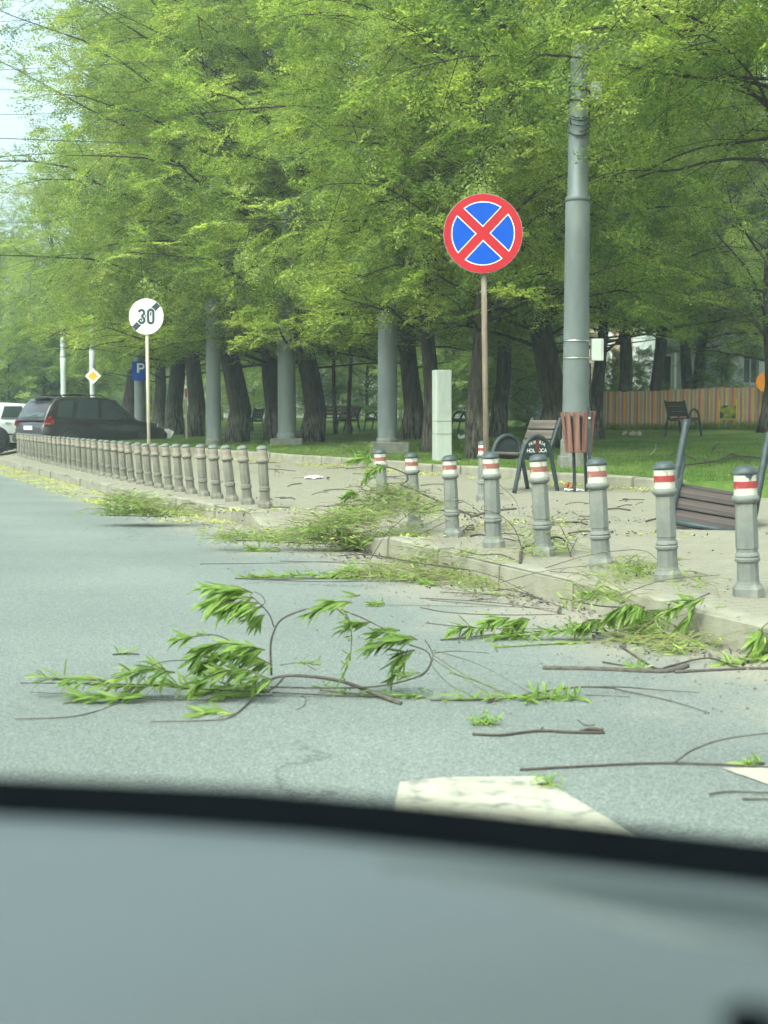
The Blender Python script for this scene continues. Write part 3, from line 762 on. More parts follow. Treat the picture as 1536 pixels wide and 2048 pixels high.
# thin marker post with red top
bs = at(373, 886, 43); bs.z = lawn_z(bs.x, bs.y); s_ = FPX / bs.y
t = thing('marker_post', 'thin wooden marker post with a red top by the trunks', 'post', bs)
hh = 100 / s_
b = MB(); b.box((0, 0, hh / 2), (.055, .04, hh)); b.build('stake', M['cream_post'], t)
b = MB(); b.box((0, -.004, hh - .13), (.062, .05, .26)); b.build('red_top', M['sign_red'], t)

# ================================================================== CHAIRS
TX = {}
def armchair_parts(t, lettered):
    W2 = .30
    rt = .027
    for sx in (-1, 1):
        b = MB()
        arch = catmull([(sx * W2, -.33, 0), (sx * W2, -.27, .25), (sx * W2, -.225, .44), (sx * W2, -.15, .60), (sx * W2, -.01, .665), (sx * W2, .13, .60), (sx * W2, .20, .44), (sx * W2, .255, .22), (sx * W2, .305, 0)], 5)
        b.tube(arch, rt, 10); b.build('leg_arch', M['dark_metal'], t, True)
        b = MB()
        rail = catmull([(sx * W2 * .92, -.20, .43), (sx * W2 * .92, -.08, .405), (sx * W2 * .92, .08, .40), (sx * W2 * .92, .17, .44), (sx * W2 * .92, .235, .56), (sx * W2 * .92, .33, .80), (sx * W2 * .92, .36, .875)], 5)
        b.tube(rail, rt, 10); b.build('side_rail', M['dark_metal'], t, True)
    sl = MB(); sl.box((0, 0, 0), (W2 * 1.78, .115, .032), bev=.006); slm = sl.mesh('slat', M['wood'])
    for (y, z, a) in [(-.205, .452, -8), (-.08, .437, 0), (.045, .437, 4), (.20, .555, 66), (.252, .675, 67), (.30, .795, 67)]:
        o = link('slat', slm, t, (0, y, z)); o.rotation_euler = (R(a), 0, 0)
    if lettered is not None:
        for sx in (-1, 1):
            pts = [(-.21, .455), (.195, .455)] + [(.0 - .01 + .19 * math.cos(a), .455 + .185 * math.sin(a)) for a in np.linspace(.12, math.pi - .12, 12)]
            b = MB(); b.prism(pts, -.004, .004, fn=lambda u, v, w_, sx=sx: (sx * W2 + w_, u, v)); pq = b.build('plaque', M['dark_metal'], t)
            if sx == lettered:
                # two lines of white capital letters, the upper one arched
                rz = Matrix.Rotation(R(90) * (1 if sx > 0 else -1), 4, 'Z') @ Matrix.Rotation(R(90), 4, 'X')
                def place(ch, u, v, ang, sz):
                    if ch not in TX: TX[ch] = text_mesh(ch, 1.0, M['sign_white'], .02, .002)
                    me = TX[ch]; o = link('letter', me, pq)
                    o.matrix_local = Matrix.Translation((sx * (W2 + .0065), -.01 + (u if sx > 0 else -u), v)) @ rz @ Matrix.Rotation(ang, 4, 'Z') @ Matrix.Scale(sz, 4)
                wtop = 'PRIMARIA'
                for i, ch in enumerate(wtop):
                    a = R(122 - i * (64 / 7)); rr_ = .172
                    place(ch, rr_ * 1.05 * math.cos(a), .405 + rr_ * math.sin(a), a - math.pi / 2, .056)
                for i, ch in enumerate('HOLBOCA'): place(ch, -.126 + i * .042, .474, 0, .062)
                b = MB(); rq = random.Random(2)
                poly = [(.003 + (.028 + .008 * rq.random()) * math.cos(a), .545 + (.085 + .02 * rq.random()) * math.sin(a)) for a in np.linspace(0, 2 * math.pi, 14)[:-1]]
                b.prism(poly, 0, .0015, fn=lambda u, v, w_, sx=sx: (sx * (W2 + .0095 + w_), u - .01, v)); b.build('rust_patch', M['rustspot'], pq)
    return t
def chair(label, px, py, zf, rz, lettered=None, y=None, rot=None, dz=0):
    p = gp(px, py, zf) if y is None else at(px, py, y)
    if y is not None: p.z = zf(p.x, p.y)
    t = thing('park_chair', label, 'chair', p + Vector((0, 0, dz)), rot or (0, 0, rz), 'tubular park armchairs')
    return armchair_parts(t, lettered)
# local -Y is the direction a chair faces
def face_rot(fx, fy): return math.atan2(fx, -fy)
c1 = chair('upright park armchair with lettered plaque beside the litter bin', 1044, 982, plaza_z, face_rot(-.86, -.5), lettered=1)
c1.scale = (1.08,) * 3
plain = chair('park armchair facing the striped fence on the far lawn', 1366, 874, lawn_z, face_rot(.75, .66))
for (px, py, y, fx, fy, lab) in [(697, 866, 47, -.9, -.45, 'park armchair with back to a white wall between young thin trees'),
                           (752, 866, 47, -.9, -.45, 'park armchair mostly hidden behind the plain grey post'),
                           (505, 866, 50, -.8, .55, 'park armchair on the lawn between two broad trunks'),
                           (928, 880, 38, -.9, .42, 'park armchair half hidden behind a trunk by the pale pillar')]:
    p = at(px, py, y); p.z = lawn_z(p.x, p.y)
    o = dup(plain, p, (0, 0, face_rot(fx, fy)), lab)
# long bench seen from the front
p = at(672, 866, 52); p.z = lawn_z(p.x, p.y)
t = thing('park_bench', 'long brown slatted park bench beyond the young thin trees', 'bench', p, (0, 0, R(4)))
for x in (-.85, .85):
    b = MB(); b.tube(catmull([(x, -.3, 0), (x, -.2, .42), (x, -.1, .6), (x, .1, .6), (x, .2, .4), (x, .3, 0)], 4), .027, 8); b.build('leg_arch', M['dark_metal'], t, True)
for (y, z, a) in [(-.2, .45, 0), (-.08, .44, 0), (.05, .44, 0), (.22, .57, 72), (.26, .70, 72), (.3, .83, 72)]:
    b = MB(); b.box((0, 0, 0), (1.8, .115, .032), bev=.006); o = b.build('slat', M['wood'], t, loc=(0, y, z)); o.rotation_euler = (R(a), 0, 0)
# overturned chair: upside down on its backrest and arms
p = gp(1452, 1058, plaza_z)
oc = chair('overturned park armchair lying upside down behind the near bollards', 1450, 1040, plaza_z, 0, lettered=1)
b = MB(); b.box((0, 0, 0), (.30 * 1.78, .115, .032), bev=.006); OSL = b.mesh('slat', M['wood_dark'])
mm = Matrix.Rotation(R(-15), 4, 'Z') @ Matrix.Rotation(R(9), 4, 'Y') @ Matrix.Rotation(R(150), 4, 'X')
oc.rotation_euler = mm.to_euler()
oc.location = Vector((p.x + .06, p.y + .74, plaza_z(p.x, p.y) + .64))
oc.scale = (1.18,) * 3
oc.location.x += .10
oc.location.z += .05
for ch in oc.children:
    if ch.name.startswith('slat'): ch.data = OSL
for yy, zz in ((.36, .875), (-.21, .425)):
    b = MB(); b.tube([(-.28, yy, zz), (.28, yy, zz)], .024, 8); b.build('cross_bar', M['dark_metal'], oc, True)
OVER = oc

# ================================================================== LITTER BIN
p = gp(1160, 985, plaza_z); s_ = FPX / p.y
LB_ = thing('litter_bin', 'slatted wooden litter bin on dark posts beside the thick grey post', 'bin', p, (0, R(-2), R(12)))
zt, zb = 160 / s_, 82 / s_
for x, yy, zz in ((-.025, .13, zb + .1), (.13, .13, zb + .1), (.06, -.215, zt * 1.06)):
    b = MB(); b.box((x, yy, zz / 2 - .02), (.036, .024, zz + .04)); b.build('post', M['dark_metal'], LB_)
b = MB(); b.lathe([(.135, zb + .02), (.175, zt - .04)], 16); b.build('liner', M['trim'], LB_)
b = MB(); b.lathe([(.18, zt - .07), (.195, zt - .07), (.2, zt - .045), (.185, zt - .04)], 20, cap=False); b.build('hoop', M['dark_metal'], LB_)
b = MB(); b.lathe([(.145, zb + .06), (.16, zb + .06), (.16, zb + .09), (.145, zb + .09)], 20, cap=False); b.build('hoop', M['dark_metal'], LB_)
sl = MB(); sl.box((0, 0, 0), (.075, .024, zt - zb + .02), bev=.005); slm = sl.mesh('slat', M['wood_red'])
for k in range(11):
    a = 2 * math.pi * k / 11 + .25; o = link('slat', slm, LB_, (.182 * math.cos(a), .182 * math.sin(a), (zt + zb) / 2))
    o.rotation_euler = (Matrix.Rotation(a + math.pi / 2, 3, 'Z') @ Matrix.Rotation(R(5 + (k % 3)), 3, 'X')).to_euler()
b = MB(); b.lathe([(.011, -.01), (.011, .01)], 10); kn = b.build('lock_knob', M['sign_white'], LB_, loc=(.06, -.232, zt * .93)); kn.rotation_euler = (R(90), 0, 0)

# ================================================================== STRIPED FENCE, BUILDINGS
f0 = at(1206, 872, 41.0); f1 = at(1640, 868, 35.5)
fv = Vector((f1.x - f0.x, f1.y - f0.y, 0)); flen = fv.length; fd = fv.normalized(); frz = math.atan2(fd.y, fd.x)
z0f, z1f = lawn_z(f0.x, f0.y), lawn_z(f1.x, f1.y)
FE = thing('plank_fence', 'low plank fence striped brown, mauve, orange and yellow beyond the lawn', 'fence', (f0.x, f0.y, 0), (0, 0, frz))
def fz(u): return lawn_z(f0.x + fd.x * u, f0.y + fd.y * u) - .08
rf = random.Random(11)
H_F = 1.22
u = 0.0; k = 0
pm = {}
for key, wd in (('plank_brown', .088), ('plank_mauve', .078), ('plank_tan', .05), ('batten_orange', .05), ('batten_yellow', .034)):
    b = MB(); b.box((0, 0, H_F / 2), (wd, .02, H_F)); pm[key] = b.mesh('plank', M[key])
    b = MB(); b.box((0, 0, H_F / 2), (wd, .02, H_F), bev=.004); pm[key] = b.mesh('plank', M[key])
wdm = {'plank_brown': .088, 'plank_mauve': .078, 'plank_tan': .05, 'batten_orange': .05, 'batten_yellow': .034}
while u < flen:
    seq = ['plank_brown', 'plank_tan', 'plank_mauve', 'batten_orange' if k % 2 == 0 else 'batten_yellow']
    if k % 3 == 1: seq[0], seq[1] = seq[1], seq[0]
    for key in seq:
        wd = wdm[key]; o = link('plank', pm[key], FE, (u + wd / 2, rf.uniform(-.004, .004) - (.006 if 'batten' in key else 0), fz(u) + rf.uniform(-.02, .012)))
        u += wd + .004
    k += 1
for zz in (.3, .95):
    b = MB(); b.tube([(uu, .035, fz(uu) + zz) for uu in np.linspace(0, flen, 10)], .03, 4); b.build('rail', M['plank_brown'], FE)
um = (at(1455, 825, f0.y).x - f0.x)
pm_ = None
for uu in np.linspace(0, flen, 400):
    P_ = Vector((f0.x + fd.x * uu, f0.y + fd.y * uu, 0))
    if CX + FPX * P_.x / P_.y >= 1455: um = uu; break
yy_ = f0.y + fd.y * um; s_ = FPX / yy_
zmid = at(1455, 824, yy_).z
b = MB(); b.box((um, -.03, zmid), (38 / s_, .015, 26 / s_)); b.build('painted_panel', M['mural'], FE)
b = MB()
for sx in (-1, 1): b.box((um + sx * 20 / s_, -.034, zmid - 4 / s_), (.03, .018, 58 / s_))
b.box((um, -.034, zmid - 14 / s_), (40 / s_, .016, .03)); b.build('yellow_frame', M['batten_yellow'], FE)

def facade(name, label, px0, px1, py_top, y, wallm, wins, door=None, cols=(), depth=7, py_bot=880, roofm=None, rz=0, winm='wall_white'):
    """house wall facing the street; wins: pixel boxes"""
    a = at(px0, py_bot, y); c = at(px1, py_top, y); s_ = FPX / y
    t = thing(name, label, 'building', (a.x, y, 0), (0, 0, rz))
    W_ = c.x - a.x; zt_ = c.z; zg = -.3
    # wall with real openings: strips between window columns
    xsn = sorted({0, W_} | {at(v, 0, y).x - a.x for b_ in wins + ([door] if door else []) for v in (b_[0], b_[2])})
    holes = [(at(b_[0], 0, y).x - a.x, at(0, b_[3], y).z, at(b_[2], 0, y).x - a.x, at(0, b_[1], y).z) for b_ in wins + ([door] if door else [])]
    b = MB()
    for x0, x1 in zip(xsn[:-1], xsn[1:]):
        mid = (x0 + x1) / 2; hs = sorted([(h[1], h[3]) for h in holes if h[0] < mid < h[2]]); zc = zg
        for lo, hi in hs + [(zt_, zt_)]:
            if lo > zc: b.add([(x0, 0, zc), (x1, 0, zc), (x1, 0, lo), (x0, 0, lo), (x0, .25, zc), (x1, .25, zc), (x1, .25, lo), (x0, .25, lo)], [(0, 1, 2, 3), (0, 3, 7, 4), (1, 5, 6, 2), (3, 2, 6, 7), (0, 4, 5, 1)])
            zc = hi
    b.add([(0, .25, zg), (0, depth, zg), (0, depth, zt_), (0, .25, zt_)], [(0, 1, 2, 3)]); b.add([(W_, .25, zg), (W_, depth, zg), (W_, depth, zt_), (W_, .25, zt_)], [(0, 3, 2, 1)])
    b.add([(0, depth, zg), (W_, depth, zg), (W_, depth, zt_), (0, depth, zt_)], [(0, 3, 2, 1)])
    b.build('wall', wallm, t)
    for i, h in enumerate(holes):
        isd = door and i == len(holes) - 1
        cx_, cz_, ww, hh_ = (h[0] + h[2]) / 2, (h[1] + h[3]) / 2, h[2] - h[0], h[3] - h[1]
        if isd:
            b = MB(); b.box((cx_, .18, cz_), (ww, .05, hh_)); b.build('door', M['door_dark'], t); continue
        b = MB(); b.box((cx_, .16, cz_), (ww, .02, hh_)); wn_ = b.build('window', M['glass'], t)
        b = MB(); fw = .06
        b.box((h[0] + fw / 2, .13, cz_), (fw, .05, hh_)); b.box((h[2] - fw / 2, .13, cz_), (fw, .05, hh_)); b.box((cx_, .13, h[3] - fw / 2), (ww - 2 * fw, .05, fw)); b.box((cx_, .13, h[1] + fw / 2), (ww - 2 * fw, .05, fw)); b.box((cx_, .128, cz_), (fw * .7, .05, hh_ - 2 * fw))
        b.build('frame', M[winm], wn_)
        b = MB(); b.box((cx_, -.04, h[1] - .03), (ww + .1, .14, .05)); b.build('sill', M['wall_white'], wn_)
    for (c0, c1, top_) in cols:
        x0, x1 = at(c0, 0, y).x - a.x, at(c1, 0, y).x - a.x; zt2 = at(0, top_, y).z
        b = MB(); b.box(((x0 + x1) / 2, -.6, (zg + zt2) / 2), (x1 - x0, x1 - x0, zt2 - zg), bev=.02); b.build('column', M['wall_white'], t)
    b = MB(); b.prism([(-.4, zt_), (depth + .4, zt_), (depth / 2, zt_ + 1.8)], -.3, W_ + .3, fn=lambda u, v, w_: (w_, u, v)); b.build('roof', roofm or M['roof'], t)
    return t
facade('house', 'low pale grey house with tall windows behind the striped fence', 1330, 1640, 560, 52, M['wall_white'], [(1398, 718, 1428, 765), (1448, 705, 1476, 770), (1500, 690, 1532, 768), (1560, 690, 1600, 768)], door=(1336, 712, 1354, 800), cols=[(1355, 1372, 705), (1436, 1446, 690)])
facade('house', 'peach house with white column seen through trees right of the thick post', 1204, 1322, 600, 60, M['wall_peach'], [(1232, 740, 1262, 800), (1272, 745, 1296, 800)], cols=[(1206, 1226, 660)])
facade('apartment_block', 'pale block far beyond the trees, glimpsed between trunks', 360, 1020, 690, 104, M['wall_white'], [(x, 770, x + 26, 812) for x in range(390, 1000, 52)] + [(x, 712, x + 26, 750) for x in range(390, 1000, 52)], depth=10, winm='wall_grey')
# round orange disc at the right edge, on a post
oz = at(1531, 764, 36.5); s_ = FPX / oz.y
t = thing('round_sign', 'round orange disc on a post above the fence, half behind a trunk', 'sign', oz)
b = MB(); b.prism(disc(19 / s_, 32), 0, .04); b.build('orange_disc', M['orange'], t)
b = MB(); b.tube([(0, .06, -.9), (0, .06, .1)], .025, 8); b.build('post', M['galv'], t)

# ================================================================== CARS
def loft(b, secs, closed=False, mi=0):
    n = len(secs[0]); V = [p for s in secs for p in s]
    Fq = [(j * n + i, j * n + i + 1, (j + 1) * n + i + 1, (j + 1) * n + i) for j in range(len(secs) - 1) for i in range(n - 1)]
    b.add(V, Fq, mi); b.add(secs[0], [tuple(range(n))], mi); b.add(secs[-1], [tuple(range(n))[::-1]], mi)
def car(name, label, loc, heading, paint, L=4.57, W=1.86, H=1.70, suv=True, rails=True):
    """x along the car, 0 rear .. L front"""
    t = thing(name, label, 'car', loc, (0, 0, heading))
    k = L / 4.57; w2 = W / 2
    st = [(0.0, .86, .50, .80), (.06, .93, .42, .93), (.35, .985, .36, 1.06), (1.0, 1.0, .33, 1.07), (2.2, 1.0, .30, 1.05), (3.2, 1.0, .31, 1.03), (3.55, .99, .33, 1.00), (4.1, .965, .37, .93), (4.42, .88, .42, .84), (4.57, .74, .48, .70)]
    secs = []
    for x, wf, zb, zt in st:
        ww = w2 * wf; half = [(ww * .90, zb), (ww * .985, zb + .10), (ww, zb + (zt - zb) * .45), (ww * .985, zb + (zt - zb) * .78), (ww * .95, zt - .035), (ww * .88, zt)]
        sec = [(x * k, -y, z) for y, z in half] + [(x * k, 0, zt + .03)] + [(x * k, y, z) for y, z in reversed(half)]
        secs.append(sec)
    b = MB(); loft(b, secs); b.build('body', paint, t, True)
    # greenhouse
    zt = H
    gh = [(.10, .86, 1.02, 1.06), (.30, .83, 1.03, zt - .28), (.52, .80, 1.04, zt - .06), (.85, .79, 1.04, zt - .015), (1.7, .79, 1.03, zt), (2.35, .78, 1.02, zt - .03), (2.62, .77, 1.01, zt - .10), (3.0, .76, 1.0, zt - .36), (3.42, .74, .98, 1.01)]
    secs = []
    for x, wf, zb, z1 in gh:
        wb = w2 * .93; wr = w2 * wf; f = max(0, (z1 - zb) / (zt - 1.03))
        wtop = wb + (wr - wb) * f
        half = [(wb, zb), (wb + (wtop - wb) * .9, zb + (z1 - zb) * .88), (wtop * .93, z1 - .012), ]
        secs.append([(x * k, -y, z) for y, z in half] + [(x * k, 0, z1 + .01)] + [(x * k, y, z) for y, z in reversed(half)])
    b = MB(); loft(b, secs); b.build('cabin', paint, t, True)
    def side(x, z, off):
        wb = w2 * .93; f = (z - 1.03) / (H - 1.03); wr = w2 * .79
        return wb + (wr - wb) * f * 1.0 + off
    wins = {'rear_quarter': [(.50, 1.10), (1.02, 1.10), (1.14, H - .12), (.80, H - .12), (.62, H - .2)], 'rear_door': [(1.15, 1.10), (1.98, 1.10), (1.98, H - .11), (1.32, H - .11)], 'front_door': [(2.08, 1.10), (2.92, 1.09), (2.55, H - .17), (2.40, H - .12), (2.08, H - .11)]}
    for sy in (-1, 1):
        for nm, poly in wins.items():
            b = MB(); b.add([(x * k, sy * side(x, z, .018), z) for x, z in poly], [tuple(range(len(poly)))]); b.build('side_window', M['glass'], t)
        b = MB(); b.box((2.05 * k, sy * (w2 * .93 + .018), 1.075), (1.85 * k, .02, .018)); b.build('window_strip', M['chrome'], t)
        b = MB(); b.box((2.1 * k, sy * (w2 + .004), .58), (2.0 * k, .03, .05)); b.build('side_moulding', M['trim'], t)
        for x in (1.35, 2.3):
            b = MB(); b.box((x * k, sy * (w2 * .985 + .012), .96), (.2, .04, .035), bev=.01); b.build('door_handle', paint, t)
        b = MB(); b.box((2.86 * k, sy * (w2 + .09), 1.10), (.14, .2, .13), bev=.03); b.build('mirror', paint, t)
        b = MB(); b.prism([(.02, .86), (.34, .88), (.36, 1.08), (.26, 1.16), (.06, 1.0)], 0, .05, fn=lambda u, v, q, sy=sy: (u * k, sy * (w2 * .945 + q * (.35 + u)), v)); tl = b.build('tail_lamp', M['lamp_red'], t)
        b = MB(); b.box((.14 * k, sy * (w2 * .955 + .028), .93), (.2, .012, .045)); b.build('lamp_lens', M['lamp_clear'], tl)
        b = MB(); b.prism([(4.08, .80), (4.40, .72), (4.44, .80), (4.12, .92)], -.0, .06, fn=lambda u, v, q, sy=sy: (u * k, sy * (w2 * (.99 - .28 * (u - 4.08)) - .02 + q), v)); b.build('head_lamp', M['lamp_clear'], t)
        for x in (.95, 3.68):
            b = MB(); b.lathe([(.43, -.01), (.43, .012), (.39, .014)], 28); ar = b.build('wheel_arch', M['trim'], t, loc=(x * k, sy * (w2 - .0), .40)); ar.rotation_euler = (R(-90) * sy, 0, 0)
            b = MB(); b.lathe([(.22, -.11), (.345, -.11), (.365, -.08), (.365, .05), (.34, .075), (.24, .08)], 28); wh = b.build('wheel', M['rubber'], t, True, loc=(x * k, sy * (w2 - .04), .365)); wh.rotation_euler = (R(-90) * sy, 0, 0)
            b = MB(); b.lathe([(.235, .06), (.235, .082), (.21, .085)], 24, cap=False); b.lathe([(.05, .05), (.05, .085)], 10)
            for q in range(6):
                a = q * math.pi / 3; b.box((.13 * math.cos(a), .13 * math.sin(a), .07), (.17, .05, .02), Matrix.Rotation(a, 3, 'Z'))
            b.build('rim', M['rim'], wh)
        if rails:
            b = MB(); b.tube([(.75 * k, sy * w2 * .66, H - .02), (.85 * k, sy * w2 * .66, H + .045), (2.2 * k, sy * w2 * .66, H + .045), (2.35 * k, sy * w2 * .66, H - .05)], .022, 6); b.build('roof_rail', M['trim'], t)
    # rear window, windscreen, bumpers, plate
    def gx(z): return np.interp(z, [1.06, H - .28, H - .06], [.10, .30, .52])
    rw = []
    for (y, z) in ((-.80, 1.12), (.80, 1.12), (.70, H - .14), (-.70, H - .14)): rw.append(((gx(z) - .02) * k, y * w2 * .95, z))
    b = MB(); b.add(rw, [(0, 1, 2, 3)]); b.build('rear_window', M['glass'], t)
    b = MB(); b.tube([(.06 * k, .15, 1.10), (.10 * k, -.35, 1.20)], .014, 5); b.build('rear_wiper', M['trim'], t)
    ws = [(3.38, -.78, 1.05), (3.38, .78, 1.05), (2.68, .68, H - .12), (2.68, -.68, H - .12)]
    b = MB(); b.add([((x + .03) * k, y * w2 * .95, z + .02) for x, y, z in ws], [(0, 1, 2, 3)]); b.build('windscreen', M['glass'], t)
    for x0, x1, nm in ((-.10, .22, 'rear_bumper'), (4.36, 4.66, 'front_bumper')):
        b = MB(); b.box(((x0 + x1) / 2 * k, 0, .50), ((x1 - x0) * k, W * (.93 if x0 < 1 else .82), .30), bev=.07); b.build(nm, M['trim'] if suv else paint, t, False)
    b = MB(); b.box((-.005, 0, .80), (.02, .50, .12)); b.build('number_plate', M['plate'], t)
    if rails:
        b = MB(); b.prism([(.30, H - .05), (.62, H - .02), (.62, H + .01), (.30, H - .025)], -w2 * .66, w2 * .66, fn=lambda u, v, q: (u * k, q, v)); b.build('roof_spoiler', paint, t)
    return t
hd_ = R(44)
cr_ = at(86, 900, 41.2)                                # its rear right corner
hv, rv = Vector((math.cos(hd_), math.sin(hd_), 0)), Vector((math.sin(hd_), -math.cos(hd_), 0))
org = Vector((cr_.x, cr_.y, -.07)) - rv * .86
SUV = car('parked_car', 'dusty dark plum estate off-roader parked behind the bollard row', org, hd_, M['suv'], H=1.76)
org2 = org - rv * 2.75 - hv * .9
car('parked_car', 'white hatchback tail parked beyond the dark car at the picture edge', org2, hd_ - R(3), M['car_white'], L=4.2, W=1.78, H=1.58, suv=False, rails=False)
car('parked_car', 'farther white car, only its roof showing above the other white car', org2 - rv * 2.7 + hv * .3, hd_, M['car_white'], L=4.3, W=1.78, H=1.62, suv=False, rails=False)

# ================================================================== OVERHEAD WIRES
for i, (p0, p1, y0, y1) in enumerate([((-60, 36), (620, -8), 30, 36), ((-60, 131), (520, 108), 30, 36), ((-60, 168), (300, 180), 34, 42), ((-60, 219), (420, 214), 30, 36), ((-60, 262), (560, 290), 28, 36),
                                       ((-60, 305), (420, 280), 29, 37), ((-60, 342), (300, 330), 36, 44), ((-60, 372), (330, 392), 33, 42), ((-60, 440), (360, 424), 36, 46)]):
    a, c = at(*p0, y0), at(*p1, y1)
    ext = (a - c) * .8
    pts = [(a + ext).lerp(c, t_) - Vector((0, 0, .12 * 4 * t_ * (1 - t_))) for t_ in np.linspace(0, 1, 14)]
    b = MB(); b.tube(pts, .006 if i not in (4, 5) else .009, 5)
    o = b.build('overhead_wire', M['wire']); tag(o, '%s overhead wire from the top crossing the pale sky into the trees' % ORD[i], 'wire', 'overhead wires in the sky')

# ================================================================== TREES
def rand_unit(g, n):
    v = g.normal(size=(n, 3)); return v / np.linalg.norm(v, axis=1, keepdims=True)
def spray_template(g, L_=.75, leaf=.075):
    """one leafy branchlet along +X, fanned in the XY plane: returns leaf quads (n,4,3)"""
    out = []
    def along(p0, dr, ln, nl, sz):
        side = np.array([-dr[1], dr[0], 0.0])
        for i in range(nl):
            t_ = (i + .6) / nl; sgn = 1 if i % 2 else -1
            base_ = p0 + dr * ln * t_ + np.array([0, 0, -.16 * ln * t_ * t_])
            ld = dr * g.uniform(.45, .9) + side * sgn * g.uniform(.45, .95) + np.array([0, 0, g.uniform(-.45, .30)])
            ld /= np.linalg.norm(ld)
            up = np.array([g.uniform(-.5, .5), g.uniform(-.5, .5), 1.0]); wv = np.cross(up, ld); wv /= np.linalg.norm(wv)
            s = sz * g.uniform(.65, 1.2) * (1.0 if t_ < .8 else .8)
            out.append([base_, base_ + ld * s * .48 + wv * s * .27, base_ + ld * s, base_ + ld * s * .48 - wv * s * .27])
    d0 = np.array([1.0, 0, 0])
    along(np.zeros(3), d0, L_, 15, leaf)
    for i in range(6):
        t_ = .15 + .7 * i / 6; sgn = 1 if i % 2 else -1; a = sgn * g.uniform(.55, .95)
        dr = np.array([math.cos(a), math.sin(a), g.uniform(-.15, .12)]); dr /= np.linalg.norm(dr)
        along(np.array([L_ * t_, 0, -.16 * L_ * t_ * t_]), dr, L_ * (.62 - .42 * t_), 8, leaf * .95)
    return np.array(out)
